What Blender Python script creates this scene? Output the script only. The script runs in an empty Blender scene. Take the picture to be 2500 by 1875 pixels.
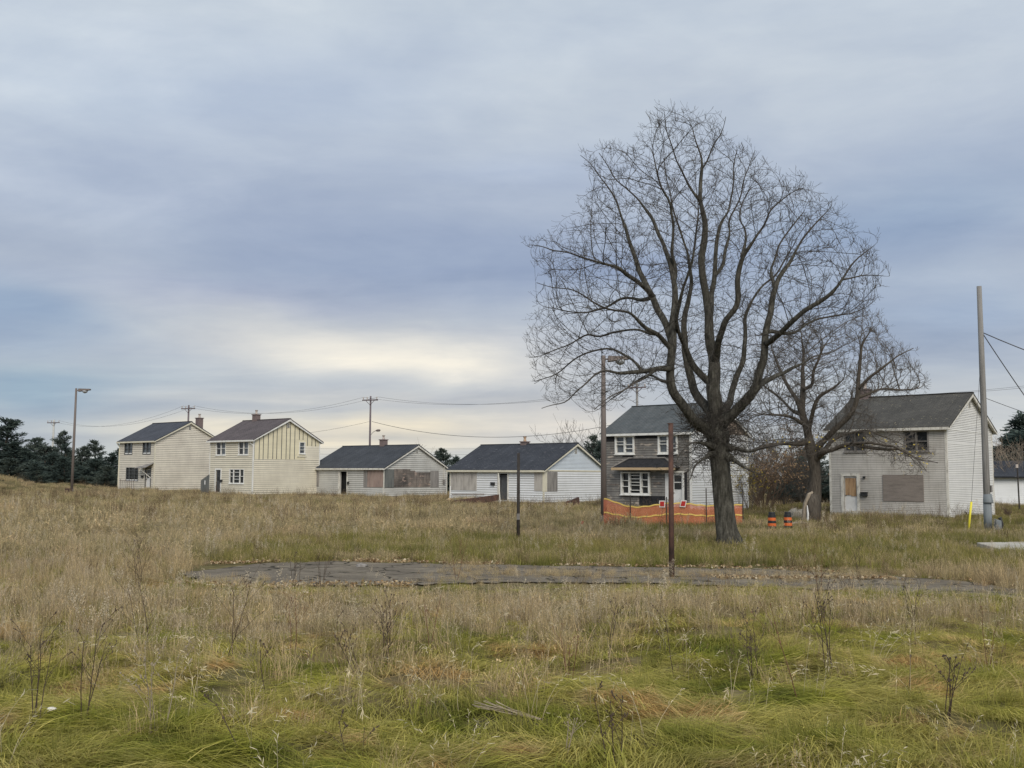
import bpy, math, random
import numpy as np
from mathutils import Vector, Matrix, kdtree
R0 = random.Random(7)
S = bpy.context.scene
COL = S.collection
F = 2440.0; PITCH = .09055; ROLL = .00506   # the photograph's lens in its own 2500-pixel width

# ------------------------------------------------------------------ basics
def ray(u, v):
    c, s = math.cos(ROLL), math.sin(ROLL); dx, dy = u-1250, v-937.5
    x = (dx*c+dy*s)/F; U = (dx*s-dy*c)/F
    c, s = math.cos(PITCH), math.sin(PITCH)
    return x, c-U*s, s+U*c
def at(u, v, d):                        # a point at forward distance d
    x, y, z = ray(u, v); k = d/y
    return Vector((x*k, d, z*k))
def tag(o, label=None, cat=None, group=None, kind=None):
    if label: o['label'] = label
    if cat: o['category'] = cat
    if group: o['group'] = group
    if kind: o['kind'] = kind
    return o
def empty(name, loc, rz=0, **k):
    o = bpy.data.objects.new(name, None); COL.objects.link(o)
    o.location = loc; o.rotation_euler = (0, 0, rz); o.empty_display_size = .3
    return tag(o, **k)
class MB:
    def __init__(s): s.v = []; s.f = []; s.dk = []
    def quad(s, *p):
        n = len(s.v); s.v += [tuple(q) for q in p]; s.f.append(tuple(range(n, n+len(p))))
    def box(s, a, b):
        x0, y0, z0 = [min(a[i], b[i]) for i in range(3)]; x1, y1, z1 = [max(a[i], b[i]) for i in range(3)]
        n = len(s.v)
        s.v += [(x0,y0,z0),(x1,y0,z0),(x1,y1,z0),(x0,y1,z0),(x0,y0,z1),(x1,y0,z1),(x1,y1,z1),(x0,y1,z1)]
        s.f += [tuple(n+i for i in q) for q in ((0,3,2,1),(4,5,6,7),(0,1,5,4),(1,2,6,5),(2,3,7,6),(3,0,4,7))]
    def hexa(s, p):                     # 8 points, bottom 4 then top 4
        n = len(s.v); s.v += [tuple(q) for q in p]
        s.f += [tuple(n+i for i in q) for q in ((0,3,2,1),(4,5,6,7),(0,1,5,4),(1,2,6,5),(2,3,7,6),(3,0,4,7))]
    def tube(s, pts, rad, k=8, cap=True, wob=0, rnd=None):
        pts = [Vector(p) for p in pts]
        if not hasattr(rad, '__len__'): rad = [rad]*len(pts)
        base = len(s.v); ref = None; m = len(pts)
        for i, p in enumerate(pts):
            t = (pts[min(i+1, m-1)]-pts[max(i-1, 0)])
            if t.length < 1e-9: t = Vector((0, 0, 1))
            t.normalize()
            if ref is None:
                ref = Vector((1, 0, 0)) if abs(t.x) < .8 else Vector((0, 1, 0))
            a = (ref-t*ref.dot(t))
            if a.length < 1e-6: a = t.orthogonal()
            a.normalize(); b = t.cross(a); ref = a
            for j in range(k):
                w = 2*math.pi*j/k; r = rad[i]
                if wob: r *= 1+wob*math.sin(3*w+i*.7)+wob*.8*math.sin(7*w+1+i*.25)
                s.v.append(tuple(p+(a*math.cos(w)+b*math.sin(w))*r))
        for i in range(m-1):
            for j in range(k):
                q = base+i*k; j2 = (j+1) % k
                s.f.append((q+j, q+j2, q+k+j2, q+k+j))
        if cap:
            s.f.append(tuple(base+j for j in range(k-1, -1, -1)))
            s.f.append(tuple(base+(m-1)*k+j for j in range(k)))
    def build(s, name, mat, parent=None, smooth=False, bevel=0):
        me = bpy.data.meshes.new(name); me.from_pydata(s.v, [], s.f)
        if mat: me.materials.append(mat)
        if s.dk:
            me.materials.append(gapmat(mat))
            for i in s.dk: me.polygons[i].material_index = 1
        if smooth: me.polygons.foreach_set('use_smooth', [True]*len(me.polygons))
        me.update()
        o = bpy.data.objects.new(name, me); COL.objects.link(o)
        if parent: o.parent = parent
        if bevel:
            b = o.modifiers.new('b', 'BEVEL'); b.width = bevel; b.segments = 2; b.limit_method = 'ANGLE'
        return o

# ------------------------------------------------------------------ materials
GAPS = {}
def gapmat(m):                          # shade in the gaps between boards, painted as a darker board colour
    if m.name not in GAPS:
        c = m.copy(); c.name = m.name+'_gap_shade'; t = c.node_tree; p = [n for n in t.nodes if n.type == 'BSDF_PRINCIPLED'][0]
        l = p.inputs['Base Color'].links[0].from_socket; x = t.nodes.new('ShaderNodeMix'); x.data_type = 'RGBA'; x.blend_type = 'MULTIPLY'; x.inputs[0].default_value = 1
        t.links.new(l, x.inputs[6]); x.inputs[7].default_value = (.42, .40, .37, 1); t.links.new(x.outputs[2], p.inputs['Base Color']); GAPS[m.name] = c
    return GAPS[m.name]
def nt(name):
    m = bpy.data.materials.new(name); m.use_nodes = True
    t = m.node_tree; t.nodes.clear()
    o = t.nodes.new('ShaderNodeOutputMaterial')
    return m, t, o
def N(t, typ, **k):
    n = t.nodes.new(typ)
    for a, b in k.items():
        if a in n.inputs.keys() and not hasattr(n, a): n.inputs[a].default_value = b
        else: setattr(n, a, b)
    return n
def ramp(t, fac, stops):
    r = t.nodes.new('ShaderNodeValToRGB'); e = r.color_ramp.elements
    while len(e) < len(stops): e.new(.5)
    for i, (p, c) in enumerate(stops):
        e[i].position = p; e[i].color = (*c, 1)
    t.links.new(fac, r.inputs[0]); return r.outputs[0]
def noise(t, vec, scale, detail=4, rough=.6, dist=0):
    n = t.nodes.new('ShaderNodeTexNoise'); n.inputs['Scale'].default_value = scale
    n.inputs['Detail'].default_value = detail; n.inputs['Roughness'].default_value = rough
    n.inputs['Distortion'].default_value = dist
    if vec is not None: t.links.new(vec, n.inputs['Vector'])
    return n.outputs['Fac']
def mapping(t, vec, scale=(1, 1, 1), rot=(0, 0, 0), loc=(0, 0, 0)):
    m = t.nodes.new('ShaderNodeMapping'); m.inputs['Scale'].default_value = scale
    m.inputs['Rotation'].default_value = rot; m.inputs['Location'].default_value = loc
    t.links.new(vec, m.inputs['Vector']); return m.outputs[0]
def mix(t, fac, a, b, typ='MIX'):
    m = t.nodes.new('ShaderNodeMix'); m.data_type = 'RGBA'; m.blend_type = typ
    for s, i in ((fac, 0), (a, 6), (b, 7)):
        if hasattr(s, 'links'): t.links.new(s, m.inputs[i])
        else: m.inputs[i].default_value = s if i == 0 else (*s, 1)
    return m.outputs[2]
def math_(t, op, a, b=0, c=None, clamp=False):
    m = t.nodes.new('ShaderNodeMath'); m.operation = op; m.use_clamp = clamp
    for i, s in enumerate((a, b) if c is None else (a, b, c)):
        if hasattr(s, 'links'): t.links.new(s, m.inputs[i])
        else: m.inputs[i].default_value = s
    return m.outputs[0]
def surf(name, cols, scale=3, stretch=(1, 1, 1), rough=.75, bump=0, bscale=None, detail=5, spec=.3, metal=0, fine=None):
    """cols: 2-4 colours mixed by noise in object space."""
    m, t, o = nt(name)
    tc = t.nodes.new('ShaderNodeTexCoord').outputs['Object']
    v = mapping(t, tc, stretch)
    f = noise(t, v, scale, detail, .65)
    n = len(cols)
    c = ramp(t, f, [(.3+.4*i/(n-1), cols[i]) for i in range(n)])
    if fine:
        f2 = noise(t, tc, fine[0], 2)
        c = mix(t, fine[1], c, ramp(t, f2, [(.3, (.35, .35, .35)), (.7, (1, 1, 1))]), 'MULTIPLY')
    p = t.nodes.new('ShaderNodeBsdfPrincipled')
    p.inputs['Roughness'].default_value = rough; p.inputs['Specular IOR Level'].default_value = spec
    p.inputs['Metallic'].default_value = metal
    t.links.new(c, p.inputs['Base Color'])
    if bump:
        b = t.nodes.new('ShaderNodeBump'); b.inputs['Strength'].default_value = bump; b.inputs['Distance'].default_value = .02
        t.links.new(noise(t, v, bscale or scale*3, 4), b.inputs['Height']); t.links.new(b.outputs[0], p.inputs['Normal'])
    t.links.new(p.outputs[0], o.inputs[0]); return m
def shingle(name, c1, c2, scuff=None, speck=0):
    m, t, o = nt(name); tc = t.nodes.new('ShaderNodeTexCoord').outputs['Object']
    sp = t.nodes.new('ShaderNodeSeparateXYZ'); t.links.new(tc, sp.inputs[0])
    cb = t.nodes.new('ShaderNodeCombineXYZ'); t.links.new(sp.outputs[0], cb.inputs[0])
    yy = math_(t, 'MULTIPLY', sp.outputs[1], 1.12); t.links.new(yy, cb.inputs[1])
    br = t.nodes.new('ShaderNodeTexBrick'); t.links.new(cb.outputs[0], br.inputs['Vector'])
    br.inputs['Scale'].default_value = 1; br.inputs['Brick Width'].default_value = .3; br.inputs['Row Height'].default_value = .14
    br.inputs['Mortar Size'].default_value = .012; br.inputs['Mortar Smooth'].default_value = .5
    br.inputs['Color1'].default_value = (*c1, 1); br.inputs['Color2'].default_value = (*c2, 1)
    br.inputs['Mortar'].default_value = (*[x*.45 for x in c1], 1)
    f = noise(t, tc, .8, 5, .7); c = mix(t, .55, br.outputs[0], ramp(t, f, [(.25, (.5, .5, .5)), (.75, (1.45, 1.4, 1.35))]), 'MULTIPLY')
    # water streaks running down the slope
    f = noise(t, mapping(t, tc, (3.2, .35, .35)), 1, 4, .6)
    c = mix(t, .5, c, ramp(t, f, [(.3, (.7, .7, .7)), (.7, (1.25, 1.25, 1.25))]), 'MULTIPLY')
    if scuff:
        f = noise(t, mapping(t, tc, (1.2, 5, 5)), 1.6, 2, .5)
        c = mix(t, ramp(t, f, [(.66, (0, 0, 0)), (.7, (.7, .7, .7))]), c, scuff)
    if speck:
        f = noise(t, tc, 7, 1, .5); c = mix(t, ramp(t, f, [(.7, (0, 0, 0)), (.76, (speck,)*3)]), c, (.34, .3, .2))
    p = t.nodes.new('ShaderNodeBsdfPrincipled'); p.inputs['Roughness'].default_value = .92
    p.inputs['Specular IOR Level'].default_value = .2
    t.links.new(c, p.inputs['Base Color'])
    b = t.nodes.new('ShaderNodeBump'); b.inputs['Strength'].default_value = .5; b.inputs['Distance'].default_value = .01
    t.links.new(br.outputs['Fac'], b.inputs['Height']); b.invert = True; t.links.new(b.outputs[0], p.inputs['Normal'])
    t.links.new(p.outputs[0], o.inputs[0]); return m
def siding(name, col, dirt, amount=.5, streak=1.0, patch=None):
    """painted boards: blotchy grime, runs below, per-board tone"""
    m, t, o = nt(name); tc = t.nodes.new('ShaderNodeTexCoord').outputs['Object']
    f = noise(t, tc, .55, 5, .6)
    c = mix(t, math_(t, 'MULTIPLY', ramp(t, f, [(.38, (0, 0, 0)), (.72, (1, 1, 1))]), amount), col, dirt)
    f = noise(t, mapping(t, tc, (4, 4, .5)), 1.3, 4, .7)
    c = mix(t, math_(t, 'MULTIPLY', ramp(t, f, [(.5, (0, 0, 0)), (.8, (1, 1, 1))]), amount*streak*.7), c, dirt)
    f = noise(t, mapping(t, tc, (.3, .3, 5)), 1, 1, .5)
    c = mix(t, .35, c, ramp(t, f, [(.3, (.82, .82, .84)), (.7, (1.1, 1.1, 1.08))]), 'MULTIPLY')
    if patch:
        f = noise(t, mapping(t, tc, (1, 1, 3)), patch[2], 4, .65)
        c = mix(t, ramp(t, f, [(patch[1], (0, 0, 0)), (patch[1]+.08, (1, 1, 1))]), c, patch[0])
    p = t.nodes.new('ShaderNodeBsdfPrincipled'); p.inputs['Roughness'].default_value = .62
    p.inputs['Specular IOR Level'].default_value = .25
    t.links.new(c, p.inputs['Base Color']); t.links.new(p.outputs[0], o.inputs[0]); return m
M = {}
M['cream'] = siding('cream_siding', (.76, .715, .62), (.48, .44, .385), .5)
M['cream2'] = siding('yellow_siding', (.78, .735, .61), (.52, .475, .39), .42)
M['sheath'] = siding('yellow_sheathing', (.79, .73, .54), (.55, .5, .36), .4)
M['grey_s'] = siding('grey_siding', (.60, .60, .57), (.36, .35, .33), .5)
M['white_s'] = siding('white_siding', (.80, .82, .84), (.55, .56, .55), .3)
M['blue_s'] = siding('pale_blue_siding', (.66, .73, .80), (.5, .55, .6), .3)
M['dirty_s'] = siding('dirty_siding', (.64, .62, .585), (.30, .275, .24), .62, 1.2)
M['white_f'] = siding('white_gable_siding', (.78, .78, .76), (.55, .55, .53), .3)
M['weather'] = siding('weathered_boards', (.27, .26, .245), (.11, .105, .10), .85, 1.3, patch=((.46, .40, .34), .56, 1.3))
M['brownboard'] = siding('brown_gable_boards', (.40, .31, .24), (.2, .16, .13), .7)
M['trim'] = surf('white_trim', [(.58, .58, .55), (.78, .78, .75), (.84, .84, .82)], 2.5, (1, 1, 1))
M['trim_old'] = surf('worn_white_trim', [(.35, .33, .29), (.68, .66, .6), (.78, .77, .72)], 6, (1, 1, .4))
M['trim_cream'] = surf('cream_trim', [(.6, .57, .46), (.74, .7, .57)], 2)
M['black_trim'] = surf('charcoal_trim', [(.06, .065, .07), (.11, .115, .12)], 3)
M['tarpaper'] = surf('black_tar_paper', [(.015, .016, .018), (.04, .04, .045)], 5, rough=.9)
M['roofA'] = shingle('slate_blue_shingles', (.072, .08, .10), (.085, .093, .112))
M['roofB'] = shingle('brown_shingles', (.115, .10, .107), (.135, .118, .122))
M['roofC'] = shingle('dark_shingles', (.060, .067, .08), (.072, .08, .092))
M['roofD'] = shingle('dark_scuffed_shingles', (.050, .056, .070), (.06, .067, .08), scuff=(.2, .2, .21))
M['roofE'] = shingle('grey_green_shingles', (.095, .11, .118), (.12, .13, .135))
M['roofF'] = shingle('old_grey_shingles', (.082, .081, .077), (.10, .098, .09), speck=.8)
M['ply_grey'] = surf('grey_plywood', [(.17, .16, .155), (.28, .265, .25), (.35, .33, .31)], 2.2, (2, 2, .35), .85, .3, fine=(60, .3))
M['ply_pink'] = surf('reddish_plywood', [(.20, .17, .155), (.36, .27, .235), (.42, .33, .285)], 1.1, (1.6, 1.6, .5), .85, fine=(60, .3))
M['ply_pale'] = surf('pale_stained_plywood', [(.30, .28, .26), (.50, .47, .43), (.56, .53, .49)], 1.4, (2, 2, .5), .85, fine=(50, .3))
M['ply_F'] = surf('brown_grey_plywood', [(.21, .185, .165), (.285, .25, .225), (.33, .29, .26)], 3, (.35, .35, 2), .85, fine=(60, .35))
M['ply_dark'] = surf('charcoal_plywood', [(.10, .105, .105), (.16, .17, .165), (.2, .2, .19)], 2, (2, 2, .35), .85, fine=(60, .3))
M['plank'] = siding('bare_planks', (.27, .23, .20), (.06, .056, .055), 1.0, 1.8, patch=((.42, .32, .27), .58, 1.3))
M['amber'] = surf('amber_wood', [(.20, .13, .08), (.42, .27, .15), (.52, .36, .22)], 2.4, (4, 4, .6), .8)
M['newwood'] = surf('tan_lumber', [(.45, .33, .2), (.6, .45, .28)], 3, (.5, 3, 3))
M['dark'] = surf('dark_interior', [(.012, .012, .013), (.03, .03, .03)], 2, rough=1)
M['box'] = surf('black_mailbox_metal', [(.02, .022, .024), (.05, .05, .05)], 5, rough=.5)
M['brick'] = surf('chimney_brick', [(.13, .10, .095), (.20, .155, .15), (.25, .2, .19)], 9, (1, 1, 3), .9, .4)
M['pot'] = surf('clay_pot', [(.4, .34, .3), (.55, .5, .46)], 6)
M['pot_o'] = surf('orange_clay_pot', [(.42, .28, .18), (.55, .4, .28)], 6)
M['conc'] = surf('concrete', [(.36, .34, .29), (.52, .49, .42), (.58, .55, .48)], 3, rough=.9, bump=.3, fine=(40, .3))
M['rust'] = surf('rusty_iron', [(.04, .03, .028), (.095, .055, .045), (.15, .08, .06)], 4, (1, 1, .6), .85, .4)
M['darkpost'] = surf('dark_iron', [(.035, .032, .03), (.07, .06, .055)], 4, rough=.8)
M['lampmetal'] = surf('brown_lamp_metal', [(.14, .115, .105), (.2, .17, .155)], 1.5, (1, 1, .3), .6)
M['polewood'] = surf('weathered_pole', [(.17, .165, .155), (.27, .262, .25), (.34, .33, .315)], 3, (5, 5, .25), .9, .4, fine=(40, .3))
M['polewhite'] = surf('pale_concrete_pole', [(.42, .42, .40), (.55, .55, .52)], 3, (3, 3, .3), .9)
M['poledark'] = surf('dark_pole', [(.12, .10, .11), (.2, .17, .18)], 3, (4, 4, .3), .9)
M['sleeve'] = surf('grey_plastic_guard', [(.16, .18, .19), (.22, .245, .26)], 3, (3, 3, .4), .7)
M['wire'] = surf('black_wire', [(.07, .072, .08), (.12, .12, .13)], 2)
M['yellow'] = surf('yellow_plastic', [(.78, .68, .05), (.86, .76, .08)], 3, rough=.45)
M['tape'] = surf('yellow_tape', [(.76, .50, .10), (.84, .66, .22)], 7, rough=.45)
M['orange'] = surf('orange_netting', [(.56, .15, .075), (.68, .24, .13)], 1.6, rough=.7)
M['drum_o'] = surf('orange_drum', [(.62, .13, .035), (.75, .17, .04)], 5, rough=.5)
M['drum_b'] = surf('black_drum', [(.02, .022, .024), (.04, .042, .045)], 5, rough=.5)
M['signred'] = surf('red_sign', [(.38, .02, .02), (.5, .035, .03)], 9, rough=.5)
M['signwhite'] = surf('white_sign', [(.7, .68, .65), (.8, .79, .77)], 9, rough=.5)
M['white'] = surf('white_paint', [(.66, .66, .65), (.82, .82, .81)], 3, rough=.6)
M['bark'] = surf('rough_bark', [(.030, .029, .025), (.085, .081, .068), (.18, .172, .148)], 5, (2.6, 2.6, .5), .95, 1.0, 9, spec=.1, fine=(18, .45))
M['bark2'] = surf('brown_bark', [(.045, .040, .034), (.095, .082, .068), (.14, .122, .102)], 5, (2.6, 2.6, .5), .95, .9, 9, spec=.1)
M['twig'] = surf('twig_bark', [(.055, .050, .045), (.10, .09, .08)], 2, rough=.95, spec=.1)
M['twig2'] = surf('grey_twig_bark', [(.085, .076, .068), (.15, .135, .12)], 2, rough=.95, spec=.1)
M['redtwig'] = surf('reddish_twig', [(.10, .075, .058), (.17, .125, .095)], 2, rough=.95, spec=.1)
M['paletwig'] = surf('pale_twig', [(.26, .21, .16), (.38, .31, .24)], 2, rough=.95, spec=.1)
M['weed'] = surf('dead_weed', [(.055, .042, .034), (.12, .09, .07)], 5, rough=.95, spec=.1)
M['weed_r'] = surf('rusty_weed', [(.13, .07, .045), (.22, .13, .08)], 5, rough=.95, spec=.1)
M['weed_p'] = surf('pale_dead_weed', [(.22, .18, .13), (.40, .34, .25)], 5, rough=.95, spec=.1)
M['leafy'] = surf('yellow_leaf', [(.45, .33, .05), (.62, .5, .12)], 9, rough=.8)
M['leafo'] = surf('russet_leaf', [(.14, .09, .06), (.25, .16, .09), (.21, .17, .08)], 3, rough=.85)
M['rock'] = surf('pale_rock', [(.30, .27, .22), (.5, .46, .38)], 4, rough=.95, bump=.5)
M['brokenwood'] = surf('splintered_wood', [(.18, .15, .11), (.38, .32, .25)], 4, (3, 3, .6), .9)
def glass(name, c):
    m, t, o = nt(name); tc = t.nodes.new('ShaderNodeTexCoord').outputs['Object']
    f = noise(t, mapping(t, tc, (1, 1, 3)), 1.5, 2)
    p = t.nodes.new('ShaderNodeBsdfPrincipled'); p.inputs['Roughness'].default_value = .12
    p.inputs['Specular IOR Level'].default_value = .5
    t.links.new(ramp(t, f, [(.35, [x*.5 for x in c]), (.65, c)]), p.inputs['Base Color'])
    t.links.new(p.outputs[0], o.inputs[0]); return m
M['glass'] = glass('dark_window_glass', (.035, .04, .045))
M['glass_b'] = glass('curtained_window_glass', (.13, .15, .17))
M['lens'] = glass('lamp_lens', (.4, .42, .45))
def leafmat(name, c1, c2):
    m, t, o = nt(name); g = t.nodes.new('ShaderNodeNewGeometry')
    f = noise(t, g.outputs['Position'], .8, 3)
    c = ramp(t, f, [(.3, c1), (.7, c2)])
    rp = g.outputs['Random Per Island']
    c = mix(t, .6, c, ramp(t, rp, [(0, (.55, .55, .55)), (1, (1.5, 1.45, 1.3))]), 'MULTIPLY')
    d = t.nodes.new('ShaderNodeBsdfDiffuse'); tr = t.nodes.new('ShaderNodeBsdfTranslucent'); mx = t.nodes.new('ShaderNodeMixShader')
    mx.inputs[0].default_value = .2
    t.links.new(c, d.inputs[0]); t.links.new(c, tr.inputs[0]); t.links.new(d.outputs[0], mx.inputs[1]); t.links.new(tr.outputs[0], mx.inputs[2])
    t.links.new(mx.outputs[0], o.inputs[0]); return m
M['fir'] = leafmat('evergreen_needles', (.06, .085, .083), (.10, .13, .118))
M['fir2'] = leafmat('grey_green_needles', (.08, .105, .10), (.125, .15, .13))

# ------------------------------------------------------------------ ground height
CP = [(0, 6, -2.12), (0, 16, -2.18), (-12, 25, -2.2), (12, 25, -2.26), (0, 34, -2.24), (18, 34, -2.3), (20, 45, -2.36), (-20, 50, -2.15), (0, 50, -2.27), (5, 60, -2.3),
      (-38, 107, -2.05), (-25, 97, -2.22), (-12, 97, -2.30), (3, 83, -2.46), (12, 67, -2.45), (25, 57, -2.42), (32, 60, -2.42), (-45, 90, -1.9), (-30, 75, -2.05),
      (-60, 150, -1.7), (0, 150, -1.9), (60, 150, -2.3), (40, 90, -2.4), (-150, 300, -1.5), (0, 300, -1.9), (150, 300, -2.3)]
CPA = np.array(CP)
MOUND = [(-47, 91, 1.15, 5), (-41.3, 96, .62, 2.4), (-44, 100, .6, 3), (-55, 92, 1.0, 7)]
def gz_arr(x, y):
    w = 0; s = 0
    for cx, cy, cz in CP:
        sc = 4+.22*cy
        k = 1/(((x-cx)**2+(y-cy)**2)/(sc*sc)+.15)**2
        w = w+k; s = s+k*cz
    z = s/w
    for mx, my, h, r in MOUND: z = z+h*np.exp(-((x-mx)**2+(y-my)**2)/(r*r))
    road = np.exp(-((y-22.3)/3.4)**4)*(1/(1+np.exp(-(x+8.5))))*(1/(1+np.exp(x-9.5)))
    b = .05*np.sin(x*.9+1.3*np.sin(y*.7))*np.cos(y*.8+x*.25)+.03*np.sin(x*2.3+y*1.1)*np.sin(y*2.1-x*.6)
    b = b*(1-road)
    near = np.clip((17.5-y)/3, 0, 1)
    b = b+near*(.085*np.sin(x*3.1+1.7*np.sin(y*1.9))*np.sin(y*2.7+1.3*np.sin(x*1.6))+.06*np.sin(x*1.3+y*1.7)*np.sin(y*1.1-x*.7))
    f = np.clip((y-40)/40, 0, 1)*np.clip((130-y)/60, 0, 1)
    b = b+f*.12*np.sin(x*.31+y*.17)*np.sin(y*.23-x*.12)
    return z+b-.03*road
def gz(x, y): return float(gz_arr(np.array(float(x)), np.array(float(y))))
def onground(u, v):                     # where the ray through a pixel meets the ground
    x, y, z = ray(u, v); k = -2.2/z
    for _ in range(25): k = .5*k+.5*gz(x*k, y*k)/z
    return Vector((x*k, y*k, gz(x*k, y*k)))

def build_ground():
    ys = np.concatenate([np.arange(1, 34, .2), np.arange(34, 120, 1.1), np.geomspace(120, 2600, 26)])
    ys = np.concatenate([-np.geomspace(1, 600, 14)[::-1], ys])
    xs = np.concatenate([-np.geomspace(42, 2600, 26)[::-1], np.arange(-41, 41.1, .3), np.geomspace(42, 2600, 26)])
    X, Y = np.meshgrid(xs, ys); Z = gz_arr(X, np.maximum(Y, 2))
    v = np.stack([X, Y, Z], -1).reshape(-1, 3); nx, ny = len(xs), len(ys)
    i = np.arange((ny-1)*(nx-1)); r, c = i//(nx-1), i % (nx-1); a = r*nx+c
    f = np.stack([a, a+1, a+nx+1, a+nx], -1)
    me = bpy.data.meshes.new('ground'); me.from_pydata(v.tolist(), [], f.tolist())
    me.polygons.foreach_set('use_smooth', [True]*len(me.polygons))
    m, t, o = nt('soil_and_thatch'); g = t.nodes.new('ShaderNodeNewGeometry').outputs['Position']
    f1 = noise(t, g, .16, 6, .65); f2 = noise(t, g, 3.5, 4, .7)
    c = ramp(t, f1, [(.32, (.10, .10, .045)), (.48, (.17, .15, .08)), (.62, (.24, .19, .11))])
    c = mix(t, .7, c, ramp(t, f2, [(.3, (.45, .45, .42)), (.7, (1.35, 1.3, 1.2))]), 'MULTIPLY')
    p = t.nodes.new('ShaderNodeBsdfDiffuse'); t.links.new(c, p.inputs[0]); t.links.new(p.outputs[0], o.inputs[0])
    me.materials.append(m); ob = bpy.data.objects.new('ground', me); COL.objects.link(ob); ob['kind'] = 'structure'
    ob['label'] = 'flat overgrown field of soil and thatch'
build_ground()

# road: cracked asphalt strip with ragged edges
ROAD_N = [(-7.2, 24.6), (-6, 25.2), (-3, 25.4), (0, 25.2), (3, 24.9), (6, 24.6), (8.2, 23.6), (9.6, 22.2), (10.6, 20.8)]
ROAD_S = [(-6.6, 20.2), (-5, 19.6), (-2, 20.2), (0, 20.9), (3, 20.9), (6, 20.3), (8, 19.3), (9.6, 18.9), (10.6, 19.4)]
def interp(L, x): return float(np.interp(x, [p[0] for p in L], [p[1] for p in L]))
def on_road(x, y, pad=0):
    if x < -7.4-pad or x > 10.8+pad: return False
    return interp(ROAD_S, x)-pad < y < interp(ROAD_N, x)+pad
def build_road():
    b = MB(); r = random.Random(3); n = 150; rows = 12; v = []
    for i in range(n+1):
        x = -7.3+18.1*i/n
        e = min(1, i/10, (n-i)/10)
        ys, yn = interp(ROAD_S, x), interp(ROAD_N, x); mid = (ys+yn)/2
        ys = mid+(ys-mid)*max(.15, e)+r.uniform(-.16, .16); yn = mid+(yn-mid)*max(.15, e)+r.uniform(-.14, .14)
        for j in range(rows+1):
            y = ys+(yn-ys)*j/rows; v.append((x, y, gz(x, y)+.03))
    b.v = v; b.f = [(i*(rows+1)+j, (i+1)*(rows+1)+j, (i+1)*(rows+1)+j+1, i*(rows+1)+j+1) for i in range(n) for j in range(rows)]
    m, t, o = nt('worn_asphalt'); g = t.nodes.new('ShaderNodeNewGeometry').outputs['Position']
    f = noise(t, g, .9, 6, .7); c = ramp(t, f, [(.3, (.12, .102, .082)), (.5, (.19, .165, .13)), (.7, (.28, .24, .18))])
    f = noise(t, g, 30, 3, .7); c = mix(t, .6, c, ramp(t, f, [(.3, (.6, .6, .6)), (.7, (1.35, 1.35, 1.35))]), 'MULTIPLY')
    vo = t.nodes.new('ShaderNodeTexVoronoi'); vo.feature = 'DISTANCE_TO_EDGE'; vo.inputs['Scale'].default_value = .8
    wv = t.nodes.new('ShaderNodeVectorMath'); wv.operation = 'ADD'
    nn = t.nodes.new('ShaderNodeTexNoise'); nn.inputs['Scale'].default_value = 1.5; t.links.new(g, nn.inputs['Vector'])
    t.links.new(g, wv.inputs[0]); t.links.new(nn.outputs['Color'], wv.inputs[1]); t.links.new(wv.outputs[0], vo.inputs['Vector'])
    c = mix(t, ramp(t, vo.outputs['Distance'], [(.012, (1, 1, 1)), (.03, (0, 0, 0))]), c, (.05, .045, .035))
    p = t.nodes.new('ShaderNodeBsdfPrincipled'); p.inputs['Roughness'].default_value = 1; p.inputs['Specular IOR Level'].default_value = .05; t.links.new(c, p.inputs['Base Color']); t.links.new(p.outputs[0], o.inputs[0])
    ob = b.build('road', m, smooth=True); tag(ob, 'overgrown strip of cracked grey asphalt across the field', kind='structure')
build_road()
b = MB(); a0 = onground(2385, 1334); a1 = onground(2760, 1326); a2 = onground(2760, 1366); a3 = onground(2440, 1350)
P = [a0, a1, a2, a3]; b.hexa([(p.x, p.y, p.z-.05) for p in (a3, a2, a1, a0)]+[(p.x, p.y, p.z+.13) for p in (a3, a2, a1, a0)])
tag(b.build('pavement', M['conc'], bevel=.02), 'pale concrete slab at the right edge of the grass', kind='structure')

# ------------------------------------------------------------------ houses
def hole_rows(L, z0, z1, step, holes, ze=None, slope=None):
    """rows of lap boards: yields (zb,zt,row_bottom,row_top,[(s0b,s1b,s0t,s1t)])"""
    out = []; z = z0
    cuts = sorted(set([h[2] for h in holes]+[h[3] for h in holes]+([ze] if ze else [])))
    while z < z1-1e-4:
        zt = min(z+step, z1); segs = [z]+[c for c in cuts if z+1e-3 < c < zt-1e-3]+[zt]
        for a, c in zip(segs, segs[1:]):
            mid = (a+c)/2
            def lim(q):
                if ze is None or q <= ze: return 0, L
                k = (q-ze)/slope; return k, L-k
            lb, rb = lim(a); lt, rt = lim(c)
            ivs = [(0., L)]
            for h in holes:
                if h[2] < mid < h[3]:
                    nv = []
                    for p, q in ivs:
                        if h[1] <= p or h[0] >= q: nv.append((p, q)); continue
                        if h[0] > p: nv.append((p, h[0]))
                        if h[1] < q: nv.append((h[1], q))
                    ivs = nv
            for p, q in ivs:
                s = (max(p, lb), min(q, rb), max(p, lt), min(q, rt))
                if s[1]-s[0] > .01: out.append((a, c, z, zt, s))
        z = zt
    return out
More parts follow.
